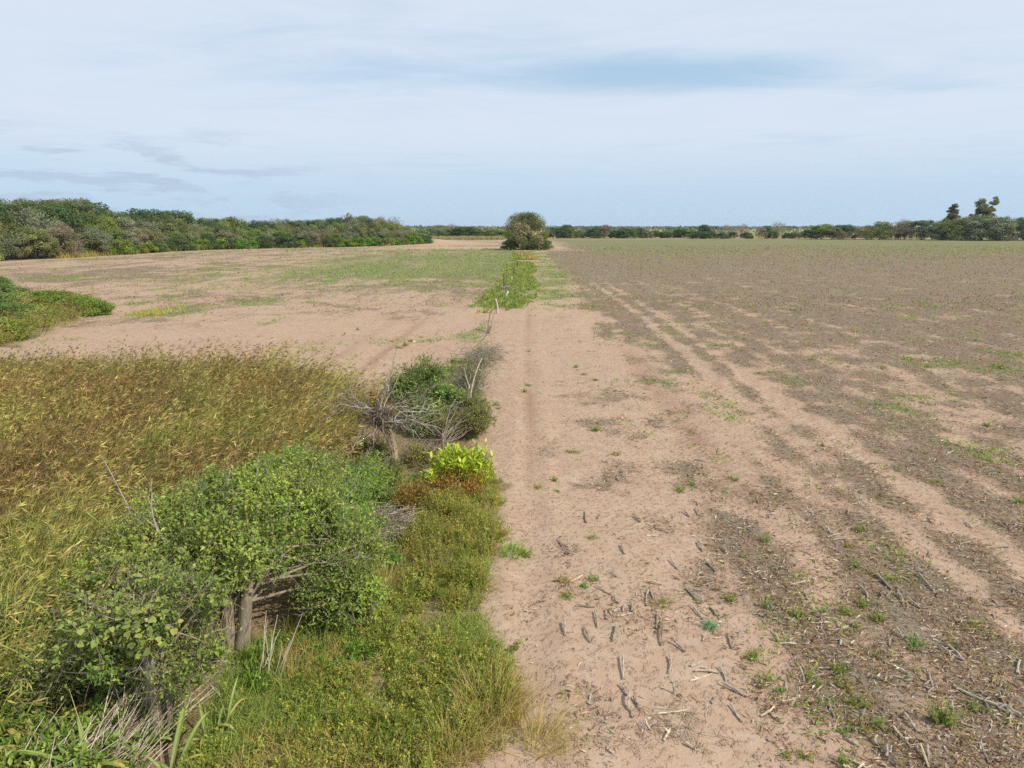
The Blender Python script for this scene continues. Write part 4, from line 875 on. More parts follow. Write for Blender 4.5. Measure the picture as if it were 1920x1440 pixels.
fill_herbs([(840, 700), (890, 660), (905, 690), (900, 770), (850, 800), (830, 780)], .55, .35, .35, 420, .06, ['6a8038', '7b8a42', '5d7434'])
h_ = thing('verge_herbs', 'low yellow-green herbs carpeting the verge beside the sand track', 'ground cover'); h_['kind'] = 'stuff'
obj('foliage', mb.mesh('verge_herb_leaves', M_LEAF), h_); obj('stem', sb.mesh('verge_herb_stems', M_DRY), h_)

# short mixed grass between them
mb = MB(); n = 26000; P = Gs([(330, 1470), (430, 1230), (640, 1120), (770, 960), (930, 900), (935, 1010), (900, 1140), (985, 1290), (970, 1400), (820, 1480)])
x, y = scatter(n * 3, P[:, 0].min(), P[:, 0].max(), P[:, 1].min(), P[:, 1].max()); ok = inpoly(x, y, P) & (fbm(x * 1.4, y * 1.4, 101, 3) > .36); x, y = x[ok][:n], y[ok][:n]; n = len(x)
b = np.stack([x, y, hgt(x, y)], 1); mixd = (fbm(x * .8, y * .8, 103, 3) > .5)[:, None]
c = np.where(mixd, pal(['7a8a3a', '6a7f34', '8d9445'], n), pal(['a3915a', '8f7c4c', '9c8a50', '7f8040'], n))
mb.blades(b, rdir(n, .9), .12 + .26 * rng.random(n), .010, rdir(n) * .5 + np.array([.1, 0, -.2]), c, c * 1.1, 2)
tag(obj('verge_grass', mb.mesh('verge_grass', M_GRASS)), 'short mixed green and straw grass on the verge', 'grass', kind='stuff')

def tuft(name, label, px, py, n, L, spread, cols, tips, wd=.008, lean=(.1, 0, 0), group=None, up=.9, bendz=-.35):
    x, y = G(px, py); mb = MB(); a = rng.random(n) * 6.28; r = rng.random(n) ** .6 * spread
    b = np.stack([np.cos(a) * r, np.sin(a) * r, np.full(n, -.02)], 1); out = np.stack([np.cos(a), np.sin(a), np.zeros(n)], 1)
    d = unit(out * .55 * rng.random((n, 1)) + rng.normal(size=(n, 3)) * .22 + np.array([0, 0, up]) + np.array(lean))
    bend = out * .35 * rng.random((n, 1)) + np.array([lean[0] * 2, lean[1] * 2, bendz]) * rng.random((n, 1)) + rng.normal(size=(n, 3)) * .08
    mb.blades(b, d, L * (.5 + .7 * rng.random(n)), wd, bend, pal(cols, n, .2), pal(tips, n, .2), 4)
    return tag(obj(name, mb.mesh(name, M_GRASS), None, (x, y, H1(x, y))), label, 'grass tuft', group)
STRAW = ['a8935a', 'b5a062', '96844f', 'b8a566']; GREENB = ['6f8f35', '5e8030', '82a03f', '749440']
tuft('dry_grass_tuft', 'arching straw-yellow grass tuft at the sand edge, largest of the dry tufts', 925, 1335, 420, .62, .42, STRAW + ['8a8a45'], STRAW)
tuft('dry_grass_tuft', 'straw-yellow grass tuft spilling onto the sand at the bottom edge', 1015, 1400, 240, .45, .26, STRAW + ['8f9045'], STRAW, lean=(.3, .1, 0))
tuft('dry_grass_tuft', 'pale straw grass tuft between the big shrub and the yellow-green herbs', 725, 1100, 300, .5, .32, ['a79f5c', '8f9a50', 'b3a866'], STRAW)
tuft('dry_grass_tuft', 'thin dry grass tuft below the tall pale stems at lower left', 560, 1275, 200, .5, .3, ['8f8c48', 'a29552', '7f8a42'], STRAW)
tuft('dry_grass_tuft', 'dry grass tuft among the herbs at the bottom centre', 850, 1400, 240, .5, .3, STRAW, STRAW)
tuft('green_grass_tuft', 'green grass tuft on the bare sand right of the verge herbs', 958, 1042, 170, .3, .26, GREENB, ['8aa048', '9aa858'], .012)
tuft('green_grass_tuft', 'fresh green grass clump right of the big thorn shrub', 665, 1072, 320, .5, .32, GREENB, GREENB, .010)
tuft('dry_grass_tuft', 'tall thin dry stems standing among the yellow-green herbs', 820, 1075, 150, .6, .22, ['8d8a55', '9c9560', '7d7f4a'], ['a59c70'], .005, up=1.6, bendz=-.05)

# broad-bladed grass at lower left, each blade a piece
def blade_mesh(name, col, tip, bend):
    mb = MB(); V, C, Q = [], [], []; seg = 7
    for k in range(seg + 1):
        t = k / seg; w_ = .028 * (math.sin(math.pi * min(1, .12 + t * .88)) ** .7 + .02); yy_ = t * (1 - .25 * bend * t); zz = t * .75 - bend * t * t * .8
        V += [(-w_, yy_ * .8, zz + .012), (0, yy_ * .8, zz), (w_, yy_ * .8, zz + .012)]; cc = np.array(lin(col)) * (1 - t) + np.array(lin(tip)) * t; C += [cc, cc * 1.25, cc]
    for k in range(seg): Q += [(3 * k, 3 * k + 1, 3 * k + 4, 3 * k + 3), (3 * k + 1, 3 * k + 2, 3 * k + 5, 3 * k + 4)]
    mb.put(V, Q, C); return mb.mesh(name, M_GLOSSY)
BL = [blade_mesh('broad_blade', a, b_, c) for a, b_, c in (('6a7f3c', '84944a', .5), ('5e7636', '78893f', .8), ('778644', '9c9a55', 1.0), ('687c40', '8a944c', .3), ('7c8a48', 'ab9150', .7))]
for (px, py, n_, L, lab) in ((60, 1420, 15, 1.15, 'broad-bladed green grass clump in the bottom left corner'), (150, 1440, 14, 1.0, 'broad-bladed green grass clump second from the bottom left corner'), (20, 1330, 12, 1.2, 'broad-bladed grass clump at the left edge above the corner one'),
                             (330, 1455, 13, .95, 'broad-bladed grass clump right of the single-trunked shrub at the bottom'), (250, 1420, 8, .9, 'sparse broad-bladed grass clump among the pale straw'), (395, 1380, 9, .8, 'arching broad-bladed clump right of the thin pale trunk')):
    x, y = G(px, py); r_ = thing('broad_grass_clump', lab, 'grass clump', (x, y, H1(x, y)), 0, 'broad-bladed grass clumps at lower left')
    for k in range(n_):
        o = obj('blade', random.choice(BL), r_, (random.gauss(0, .07), random.gauss(0, .07), -.02), k * 2.4 + random.uniform(-.4, .4)); s_ = L * random.uniform(.6, 1.15); o.scale = (s_ * random.uniform(.7, 1.1), s_ * random.uniform(.6, 1.1), s_ * random.uniform(.8, 1.2))

# pale straw and dead reed stems
def straw_thing(name, label, px, py, n, L, spread, lean, jit, cols, r=.006, flat=False):
    x, y = G(px, py); o = thing(name, label, 'dry stems', (x, y, H1(x, y)))
    ms = []
    for c in cols:
        mb = MB(); mb.path(np.array([(0, 0, 0), (.01, .0, .33), (.03, .01, .66), (.07, .02, 1.0)]), np.array([1, .9, .75, .4]) * r, np.array(lin(c)), 4); ms.append(mb.mesh('dry_stem', M_DRY))
    for k in range(n):
        s_ = obj('stem', random.choice(ms), o, (random.gauss(0, spread[0]), random.gauss(0, spread[1]), -.01 + (random.random() * .15 if flat else 0)))
        dv = Vector((lean[0] + random.gauss(0, jit), lean[1] + random.gauss(0, jit), lean[2] + random.gauss(0, jit * .3))).normalized()
        s_.rotation_mode = 'QUATERNION'; s_.rotation_quaternion = dv.to_track_quat('Z', 'Y') @ Matrix.Rotation(random.uniform(0, 6.28), 4, 'Z').to_quaternion(); q = L * random.uniform(.5, 1.15); s_.scale = (1, 1, q)
PALE = ['b3a58f', 'a49680', 'c2b7a2', '948670']
straw_thing('dead_reed_clump', 'sheaf of pale dead reed stems leaning left of the thin-trunked shrub', 205, 1400, 210, .75, (.26, .25), (.45, .35, .55), .25, PALE, .007)
straw_thing('dead_reed_clump', 'bundle of dry brown stems against the paired trunks of the big shrub', 405, 1210, 120, .75, (.14, .12), (.12, .05, 1), .18, ['8f7f6a', 'a3937c', '76685a'], .006)
straw_thing('tall_dry_stems', 'fan of tall pale bare stems standing in front of the big shrub', 510, 1262, 13, .95, (.10, .06), (.16, 0, 1), .15, ['c4b9a0', 'b8ad94'], .008)
straw_thing('dead_reed_clump', 'pale reed stems standing at the left flank of the big shrub', 140, 1120, 26, 1.25, (.25, .4), (.18, 0, 1), .2, ['a59c78', '989870', '90925f'], .006)
straw_thing('dead_reed_clump', 'loose grey straw lying in the bottom left corner', 110, 1440, 60, .6, (.3, .15), (.6, .3, .25), .4, PALE, .006, True)

# ------------------------------------------------------------------ tall seeding grass
def grass_field(name, label, poly, dens, L0, L1, greenness, seed, wind=(.34, .06), sel=None):
    P = np.array(poly); x0, y0 = P.min(0); x1, y1 = P.max(0); per = 11; m = int((x1 - x0) * (y1 - y0) * dens / per); x, y = scatter(m, x0, x1, y0, y1)
    jx = (fbm(x * .8, y * .8, seed, 3) - .5) * 2.0; ok = inpoly(x + jx, y + jx * .7, P)
    keep = rng.random(m) < np.clip(1.35 - y / 45, .35, 1) * (.45 + 1.1 * fbm(x * .9, y * .9, seed + 9, 3)); ok &= keep
    ok &= np.abs(x) < .82 * (y + 2)
    x, y = x[ok], y[ok]; m = len(x); n = m * per; k_ = np.repeat(np.arange(m), per)
    gr = np.clip(fbm(x * .35, y * .35, seed + 3, 4) * 2.4 - .95 + greenness + .45 * sst(13, 8.5, y), 0, 1); gr = np.where(rng.random(m) < gr, 1.0, 0.0)[k_][:, None]
    bri = (.5 + .95 * rng.random((m, 1)) ** 1.2)[k_] * (.7 + .6 * fbm(x * .7, y * .7, seed + 21, 3))[k_][:, None]; lean = (rng.normal(size=(m, 3)) * np.array([.3, .26, 0]))[k_]; hc = (.55 + .75 * rng.random(m))[k_]
    x = x[k_] + rng.normal(size=n) * .1; y = y[k_] + rng.normal(size=n) * .1
    hmod = .75 + .5 * fbm(x * .5, y * .5, seed + 5, 3)
    L = (L0 + (L1 - L0) * rng.random(n)) * hmod * hc; b = np.stack([x, y, hgt(x, y) - .02], 1)
    d = unit(rng.normal(size=(n, 3)) * .16 + lean + np.array([wind[0] * .35, wind[1], 1.0])); bend = np.stack([wind[0] * (.4 + rng.random(n)), wind[1] + rng.normal(size=n) * .15, -.12 - .18 * rng.random(n)], 1)
    base = (pal(['a39258', 'b19e62', '8e814c', '988450', 'a88f60', '918b4e'], n) * (1 - gr) + pal(['7f8a42', '74803c', '8c9048'], n) * gr) * bri
    tip = (pal(['886b45', '9b7f50', '6d523a', 'aa9161', '7c5e3f'], n) * (1 - gr * .6) + pal(['98954e'], n) * gr * .6) * bri
    mb = MB(); fc_ = rng.random(n) * 6.28
    mb.blades(b, d, L, .012 + .014 * rng.random(n), bend, base, tip, 3, fc_)
    for k in range(2):   # leaf blades off the stem
        t = .25 + .45 * rng.random((n, 1)); st = b + d * L[:, None] * t + bend * L[:, None] * t * t; ld = unit(rng.normal(size=(n, 3)) * .6 + np.array([.45, 0, .75]))
        mb.blades(st, ld, .28 + .40 * rng.random(n), .014 + .016 * rng.random(n), rdir(n) * .3 + np.array([.3, 0, -.45]), base * 1.05, base * .5 + tip * .5, 2)
    t = 1.0; tp = b + d * L[:, None] + bend * L[:, None]
    hd = unit(d + bend * 2)
    for k in range(3):
        fd_ = unit(hd + rng.normal(size=(n, 3)) * .45 + np.array([.2, 0, -.1])); mb.leaves(tp, fd_, rdir(n), .09 + .12 * rng.random(n), .024, tip * (.8 + .4 * rng.random((n, 1))), .1)
    return tag(obj(name, mb.mesh(name, M_GRASS)), label, 'grass', kind='stuff'), n
GP = Gs([(-560, 740), (-100, 704), (60, 702), (300, 702), (520, 708), (600, 728), (655, 775), (650, 850), (590, 920), (560, 985), (470, 1010), (200, 1080), (110, 1180), (50, 1290), (-60, 1440), (-900, 1440)])
_, ng = grass_field('tall_seeding_grass', 'stand of tall golden-brown seeding grass leaning right across the left foreground', GP, 140, .7, 1.75, .2, 201)
GP2 = Gs([(30, 1330), (60, 1150), (90, 960), (150, 930), (215, 960), (200, 1100), (130, 1220), (90, 1330)])
for i, (px, py) in enumerate([(95, 1010), (130, 1050), (100, 1090), (150, 1120), (70, 1150), (120, 1180), (60, 1230), (95, 1260), (30, 1290), (175, 1010), (45, 1070)]):
    tuft('green_reed_tuft', 'long-bladed green grass tuft down the left flank of the scrub, ' + ORD[i] + ' in the chain', px, py, 110, 1.15, .2, ['6f8238', '7c8c42', '64783a', '8a9450'], ['8a9850', '9aa05c', 'a59c62'], .018, (.06, 0, 0), 'green grass tufts left of the scrub')
_, n2_ = grass_field('green_reed_grass', 'fresh green reed grass along the left flank of the big shrub', GP2, 120, .7, 1.15, .75, 251, (.12, 0))


# ------------------------------------------------------------------ weeds and stubble in the fields
def weed_mesh(name, ns, R, Hc, ls, cols, asp=.4):
    mb = MB(); a = rng.random(ns) * 6.283; el = .25 + 1.1 * rng.random(ns); L = R * (.5 + .8 * rng.random(ns))
    d = np.stack([np.cos(a) * np.cos(el), np.sin(a) * np.cos(el), np.sin(el) * Hc / R], 1); b = rng.normal(size=(ns, 3)) * np.array([.15, .15, 0]) * R
    mb.tubes(b, b + d * L[:, None], .004, .0015, pal(['7c7a45', '8a7a50'], ns), 3)
    k = 9; i = np.repeat(np.arange(ns), k); n = ns * k; f = .15 + .9 * rng.random((n, 1)); p = b[i] + d[i] * L[i][:, None] * f + rng.normal(size=(n, 3)) * .008
    p[:, 2] = np.maximum(p[:, 2], .01); sz = ls * (.5 + .9 * rng.random(n)); c = pal(cols, ns, .2)[i] * (.8 + .4 * rng.random((n, 1)))
    mb.leaves(p, unit(d[i] + rng.normal(size=(n, 3)) * .7), rdir(n, .8), sz, sz * asp, c); return mb.mesh(name, M_LEAF)
FRESH = ['6c7f3c', '5f7336', '7b8a45', '868c50']
WEED = [weed_mesh('weed', 26, .17, .16, .045, FRESH), weed_mesh('weed', 18, .15, .10, .05, FRESH[:2] + ['8c8550']), weed_mesh('weed', 34, .21, .14, .038, ['7d8848', '8f9055', '6f7d42']), weed_mesh('weed', 14, .15, .08, .05, ['64804a', '708a52']),
        weed_mesh('weed', 20, .23, .10, .04, ['8a854c', '7a7a40', '9a8a58']), weed_mesh('weed', 12, .2, .14, .06, ['77854a', '66783f'], .25), weed_mesh('weed', 30, .26, .09, .035, ['7a8644', '6a7a3c', '8c8450'])]
BLUEW = weed_mesh('blue_weed', 40, .14, .13, .035, ['6f9a80', '7fa88c', '648f76'])
wpx = [(1369, 1125), (1245, 1135), (1095, 1102), (1055, 1095), (1062, 1124), (1112, 1092), (1715, 1210), (1610, 1180), (1645, 1165), (1617, 1135), (1585, 1149), (1764, 1357), (1830, 1332), (1645, 1362), (1582, 1374), (1615, 1370), (1607, 1320), (1587, 1290),
       (1575, 1260), (1792, 1210), (1912, 1362), (1835, 1180), (1660, 1085), (1434, 1281), (1517, 1272), (1535, 1288), (1462, 1299), (1411, 1233), (1498, 1155), (1434, 1139), (1540, 1148), (1585, 1148), (1436, 1017), (1590, 1024), (1604, 1063), (1610, 997),
       (1393, 1042), (1475, 1418), (1507, 1418), (1581, 1434), (1300, 910), (1370, 895), (1275, 920), (990, 722), (984, 736), (992, 660), (1095, 703), (1116, 713), (1080, 690), (1115, 806), (1075, 848), (1125, 805), (1155, 853), (1040, 900), (1010, 912),
       (1045, 920), (1110, 1010), (1445, 700), (1520, 675), (1590, 688), (1655, 692), (1740, 690), (1870, 690), (1880, 692), (1830, 638), (1700, 770), (1790, 740), (1850, 800), (1910, 945), (1860, 888), (1755, 905), (1380, 900), (1640, 850),
       (770, 640), (750, 652), (735, 640), (760, 648), (670, 618), (790, 632), (960, 1030), (985, 1040), (930, 760), (935, 768)]
big = {(1715, 1210): 1.5, (1870, 690): 1.5, (1764, 1357): 1.2, (1369, 1125): 1.1}
WN = {}; wpx.sort(key=lambda q: -q[1])
for i, (px, py) in enumerate(wpx):
    x, y = G(px, py); s_ = random.uniform(.6, 1.1) * big.get((px, py), 1.0); s_ *= 1.0 + .35 * (y > 22)
    o = obj('weed', WEED[i % 7], None, (x, y, H1(x, y) - .01), random.uniform(0, 6.28), (s_, s_, s_ * random.uniform(.8, 1.3)))
    zone = 'on the bare track' if S(x, y) < 2.2 and S(x, y) > -1.5 else 'left of the track' if S(x, y) < 0 else 'in the lower right stubble' if y < 16 else 'in the right field beyond the stubble'
    WN[zone] = WN.get(zone, 0) + 1; lab = 'small green weed ' + zone + ', ' + ORD[WN[zone] - 1] + ' nearest the camera'
    if (px, py) == (1715, 1210): lab = 'largest bushy green weed among the lower right stubble'
    if (px, py) == (1870, 690): lab = 'leafy green weed standing out at the far right edge of the stubble field'
    tag(o, lab, 'weed', 'green weeds in the field')
x, y = G(1332, 1176); tag(obj('weed', BLUEW, None, (x, y, H1(x, y) - .01)), 'round blue-green weed among the stubble, the only bluish one', 'weed', 'green weeds in the field')

# far weeds as one mass
mb = MB(); n = 60000; x, y = fan(n, 7, 200, power=2); r, g, dk, t, be = masks(x, y); ok = (rng.random(n) < g * 1.2 + .015 * (r > .2)) & (t < .5); x, y = x[ok], y[ok]; n = len(x); k = 4
X = np.repeat(x, k) + rng.normal(size=n * k) * .07 * np.repeat(1 + y / 60, k); Y = np.repeat(y, k) + rng.normal(size=n * k) * .07 * np.repeat(1 + y / 60, k); sz = np.repeat(.06 + y * .0013, k) * (.6 + .8 * rng.random(n * k))
mb.leaves(np.stack([X, Y, hgt(X, Y) + .01], 1), rdir(n * k, .6), rdir(n * k, .8), sz, sz * .5, pal(FRESH + ['8f9458'], n * k, .25)); nw = n
tag(obj('field_weeds', mb.mesh('field_weeds', M_LEAF)), 'scattered low green weeds across both fields', 'weeds', kind='stuff')

# the thick band of weeds along the fence
mb, sb = MB(), MB(); n = 5200; y = 49 + 120 * rng.random(n) ** 1.5; sx = -4.6 + 6.4 * rng.random(n); nz = fbm(sx * .6, y * .16, 301, 4)
ok = (nz + .16 * (rng.random(n) - .5) > .40 + .26 * sst(.5, 1.0, np.abs(sx + 1.2) / 3.4) + .10 * sst(80, 160, y)) & (sx > -4.2 + 1.4 * sst(55, 100, y) + (nz - .5) * 3) & (sx < -1.3 + 2.2 * sst(49, 60, y) + (nz - .5) * 3 - .6 * sst(90, 160, y)) & (y > 49 + (nz - .5) * 10 + 9 * rng.random(n) ** 2)
for a, b in zip(sx[ok] + .0195 * y[ok], y[ok]):
    q = .14 + b * .0006; cushion(mb, sb, a, b, random.uniform(.3, .7), random.uniform(.10, .34), 20, q * .85, ['68793a', '768442', '5c6d36', '82874c'] if random.random() < .90 else ['a08a4c', '8f8f48'], ('7c7a45',), .5, .5, 2)
h_ = thing('fence_line_weeds', 'thick band of bright green weeds growing along the old fence line', 'weeds'); h_['kind'] = 'stuff'
obj('foliage', mb.mesh('fence_weed_leaves', M_LEAF), h_); obj('stem', sb.mesh('fence_weed_stems', M_DRY), h_)
for (px, py, n_, lab) in ((985, 480, 240, 'pale yellow grass tussock in the weed band below the round tree'), (992, 487, 200, 'pale straw tussock just right of the farthest fence post')):
    tuft('dry_grass_tuft', lab, px, py, n_, 1.1, 1.6, STRAW, STRAW, .08)

# trampled stalk litter: tens of thousands of scraps
mb = MB(); n = 720000; x, y = fan(n, 3.6, 62, -.9, .9, power=2); r, g, dk, t, be = masks(x, y)
ok = (rng.random(n) < np.clip(r * 1.3 - .06, 0.008 * (t < .5), 1) * (.25 + 1.1 * fbm(x * 1.6, y * 1.3, 401, 3)) * .62) & (t < .5); x, y = x[ok], y[ok]; n = len(x)
sz = (.035 + .085 * rng.random(n) ** 2) * (1 + y / 45); a = rng.normal(size=n) * 1.1 + .2; el = rng.normal(size=n) * .22
dv = np.stack([np.cos(a) * np.cos(el), np.sin(a) * np.cos(el), np.sin(el)], 1); nr = unit(rng.normal(size=(n, 3)) * .45 + np.array([0, 0, 1]))
mb.leaves(np.stack([x, y, hgt(x, y) + .006 + .03 * rng.random(n) ** 2], 1), dv, nr, sz, sz * (.09 + .20 * rng.random(n) ** 2) + .003, pal(['745a44', '866c53', '99846b', '624c3b', 'ab9c87', '94877a', '807048'], n, .25), .35)
n2f = 70000; x, y = fan(n2f, 50, 230, power=2); r = masks(x, y)[0]; ok = rng.random(n2f) < r * .9; x, y = x[ok], y[ok]; k = len(x); sz = (.08 + .0016 * y) * (.4 + .9 * rng.random(k))
mb.leaves(np.stack([x, y, hgt(x, y) + .01], 1), rdir(k, .5), rdir(k, .3), sz, sz * .3, pal(['6b5a49', '85755f', '98896f', '5a4b3d', '8a7b66', '6f7040', '7d7448'], k, .25), .2)

tag(obj('stalk_litter', mb.mesh('stalk_litter', M_DRY)), 'trampled brown scraps of maize leaf and stalk strewn over the soil', 'litter', kind='stuff')

mb = MB(); n = 9000; x, y = fan(n, 5.5, 34, -.3, .8, power=2); t = thicket(x, y); ok = (t < .5) & (fbm(x * 1.1, y * 1.1, 611, 3) + .25 * rng.random(n) > .56); x, y = x[ok], y[ok]; n = len(x); sz = (.005 + .022 * rng.random(n) ** 4) * (1 + y / 40)
b = np.stack([x, y, hgt(x, y) + sz * .2], 1)
mb.leaves(b, rdir(n) * np.array([1, 1, .2]), rdir(n, 1.5), sz * 1.5, sz * 1.3, pal(['b39a84', 'a98e78', 'bca28c', '9c846e'], n, .12), .4)
tag(obj('soil_clods', mb.mesh('soil_clods', M_CLOD)), 'tiny clods and crumbs of earth on the sand', 'soil clods', kind='stuff')
# maize stalk stubs lying and standing in the near field, one by one
def stalk_mesh(name, col, seed=0):
    rs = np.random.default_rng(seed); mb = MB(); c = np.array(lin(col)); n = 7; bd = rs.normal(size=2) * 1.6; k = np.linspace(0, 1, n)
    P = np.stack([bd[0] * k * (1 - k) * 4 * .5 + rs.normal(size=n) * .12, bd[1] * k * (1 - k) * 4 * .5 + rs.normal(size=n) * .12, k], 1); rad = np.array([1.1, .95, 1.0, 1.2, .95, 1.0, .9]) * rs.uniform(.85, 1.15, n)
    cs = np.stack([c * q for q in (.7, 1, .95, .72, 1.05, .95, 1.15)]) * rs.uniform(.9, 1.1, (n, 1)); th = np.arange(6) * math.pi / 3; rr = rad[:, None] * rs.uniform(.8, 1.15, (n, 6)); V = np.stack([P[:, :1] + np.cos(th)[None] * rr, P[:, 1:2] + np.sin(th)[None] * rr, np.repeat(P[:, 2:3], 6, 1)], -1)
    V[-1, :, 2] += rs.uniform(-.05, .05, 6); V[0, :, 2] += rs.uniform(-.03, .03, 6); i6 = np.arange(n - 1)[:, None] * 6; k6 = np.arange(6)[None]; k7 = (k6 + 1) % 6; e6 = (n - 1) * 6
    Q = np.concatenate([np.stack([i6 + k6, i6 + k7, i6 + 6 + k7, i6 + 6 + k6], -1).reshape(-1, 4), [[e6, e6 + 1, e6 + 2, e6 + 3], [e6, e6 + 3, e6 + 4, e6 + 5], [3, 2, 1, 0], [5, 4, 3, 0]]]); mb.put(V.reshape(-1, 3), Q, np.repeat(cs, 6, 0))
    for j in range(3):   # shreds of leaf sheath
        z0 = rs.uniform(.0, .75); o = rs.normal(size=2) * .5; w_ = rs.uniform(.4, .9); mb.put([(o[0] - w_, o[1] + .6, z0), (o[0] + w_, o[1] + .6, z0 + .03), (o[0] + w_ * .5 + rs.normal() * 2, o[1] + 1.2, z0 + .15), (o[0] - w_ * .4 + rs.normal() * 2, o[1] + 1.1, z0 + .12)], [(0, 1, 2, 3)], c * rs.uniform(.8, 1.2))
    return mb.mesh(name, M_STALK)
GREYS = [stalk_mesh('stalk', c, i) for i, c in enumerate(('a39b91', '938a80', 'b0a89d', '9a8f82', 'a2968a', '8a7d6e', 'aea394', '97897a'))]; PALES = [stalk_mesh('pale_stalk', c, 20 + i) for i, c in enumerate(('cdc2ab', 'bdb098', 'c4b595'))]
def px1(lst, ox, oy, sc_): return [((a / sc_ + ox, b / sc_ + oy), (c / sc_ + ox, d / sc_ + oy), w_) for (a, b, c, d, w_) in lst]
ST = px1([(700, 130, 692, 235, 0), (455, 165, 475, 220, 0), (385, 280, 388, 345, 0), (300, 290, 320, 410, 0), (220, 410, 265, 520, 0), (460, 400, 435, 515, 0), (765, 300, 763, 410, 0), (72, 380, 75, 470, 0), (815, 370, 795, 540, 0), (860, 630, 853, 760, 0), (885, 790, 900, 910, 0),
          (510, 650, 515, 800, 0), (490, 840, 540, 920, 0), (560, 920, 550, 1030, 0), (595, 940, 640, 1025, 0), (578, 1010, 578, 1090, 0), (1230, 710, 1285, 825, 0), (1320, 990, 1400, 1110, 0), (985, 100, 1095, 210, 0), (1255, 835, 1440, 920, 0), (1050, 742, 1230, 748, 1),
          (1020, 812, 1180, 755, 1), (670, 52, 805, 70, 1), (470, 325, 575, 290, 1), (170, 240, 300, 252, 0), (320, 90, 425, 155, 0), (860, 1185, 815, 1270, 1), (990, 1290, 1120, 1340, 1), (780, 1070, 995, 1035, 1), (1200, 480, 1260, 470, 1), (580, 225, 575, 280, 0),
          (1040, 240, 1120, 330, 0), (885, 510, 975, 590, 0), (1130, 450, 1110, 500, 0), (1040, 150, 1120, 200, 0), (720, 120, 745, 180, 0), (300, 300, 305, 340, 0), (440, 290, 480, 260, 0)], 1040, 1080, 4)
ST += px1([(245, 1020, 220, 1110, 0), (335, 1225, 335, 1280, 0), (400, 1310, 405, 1370, 0), (440, 1300, 435, 1345, 0), (540, 1245, 615, 1220, 1), (960, 1120, 1110, 1150, 0), (810, 540, 1000, 650, 0), (870, 530, 990, 640, 0), (490, 130, 535, 210, 0), (440, 195, 495, 185, 1), (560, 175, 665, 245, 0),
           (330, 0, 455, 105, 0), (480, 410, 540, 480, 0), (300, 765, 420, 800, 0), (210, 625, 260, 635, 1), (100, 1230, 210, 1290, 0), (30, 580, 45, 630, 0), (745, 915, 840, 920, 1), (0, 495, 70, 470, 0), (650, 0, 780, 130, 0), (210, 85, 270, 165, 0)], 1560, 1080, 4)
ST += px1([(125, 0, 128, 45, 0), (325, 15, 350, 40, 0), (385, 60, 465, 85, 0), (585, 120, 605, 160, 0), (275, 140, 285, 175, 0), (475, 195, 505, 235, 0), (620, 210, 660, 250, 0), (645, 110, 690, 110, 1), (220, 245, 255, 270, 0), (1285, 235, 1385, 320, 0), (1400, 340, 1425, 380, 0), (1490, 265, 1560, 330, 0),
           (1485, 240, 1530, 268, 0), (815, 1000, 845, 1047, 0), (930, 790, 1000, 765, 1), (835, 720, 895, 715, 1), (530, 0, 550, 20, 0), (1100, 60, 1130, 90, 0), (40, 470, 42, 515, 0), (1045, 195, 1110, 197, 1), (1080, 450, 1090, 485, 0)], 1040, 960, 2.182)
def stalk(p0, p1, pale, label, group, r=.017, raised=0.0, name='maize_stalk'):
    d = Vector(p1) - Vector(p0); L = d.length; o = obj(name, random.choice(PALES if pale else GREYS), None, tuple(p0)); o.rotation_mode = 'QUATERNION'
    o.rotation_quaternion = d.to_track_quat('Z', 'Y') @ Matrix.Rotation(random.uniform(0, 6.28), 4, 'Z').to_quaternion(); o.scale = (r, r, L); tag(o, label, 'maize stalk', group); return o
LAB = {0: 'short weathered grey maize stub in the lower right field', 1: 'pale bleached maize stalk piece lying in the lower right field'}
for (a, b, w_) in ST:
    vert = abs(b[0] - a[0]) < .35 * abs(b[1] - a[1]) and random.random() < .12
    g0 = G(*b)
    if vert and not w_:
        top = at_depth(a[0], a[1], g0[1] + random.uniform(.02, .1)); z0 = H1(*g0); stalk((g0[0], g0[1], z0 - .02), tuple(top), 0, 'short grey maize stub still standing in the lower right field', 'standing maize stubs', .014)
    else:
        g1 = G(*a); stalk((g0[0], g0[1], H1(*g0) + .014), (g1[0], g1[1], H1(*g1) + random.uniform(.02, .07)), w_, LAB[w_], 'bleached stalk pieces' if w_ else 'grey stalk pieces lying on the sand', random.uniform(.010, .018))
for (a, b, lab) in (((1785, 1288), (1872, 1326), 'long dark maize stalk slanting across the lower right sand, upper of an end-to-end pair'), ((1868, 1322), (1918, 1350), 'long grey maize stalk at the right edge, lower of an end-to-end pair'), ((1870, 1330), (1910, 1345), 'thin maize stalk lying close under the long pair at right')):
    p, q = G(*a), G(*b); stalk((p[0], p[1], H1(*p) + .02), (q[0], q[1], H1(*q) + .02), 0, lab, None, .022)
# more of them thinning out with distance
cnt = 0
while cnt < 170:
    x, y = fan(1, 6.5, 19, -.12, .78, power=2); x, y = float(x[0]), float(y[0]); s_ = S(x, y)
    if s_ < .7: continue
    r = masks(np.array([x]), np.array([y]))[0][0]
    if random.random() > .12 + r: continue
    row = round(s_ / .76) * .76 + random.gauss(0, .08); x = row + .0195 * y; z0 = H1(x, y); cnt += 1
    if random.random() < .05: stalk((x, y, z0 - .02), (x + random.gauss(0, .05), y + random.gauss(.03, .05), z0 + random.uniform(.10, .22)), 0, 'short grey maize stub still standing in the lower right field', 'standing maize stubs', .013)
    else:
        a = random.gauss(.9, .9); L = random.uniform(.12, .34); w_ = int(random.random() < .22)
        stalk((x, y, z0 + .012), (x + math.cos(a) * L, y + math.sin(a) * L, z0 + random.uniform(.015, .05)), w_, LAB[w_], 'bleached stalk pieces' if w_ else 'grey stalk pieces lying on the sand', random.uniform(.010, .017))
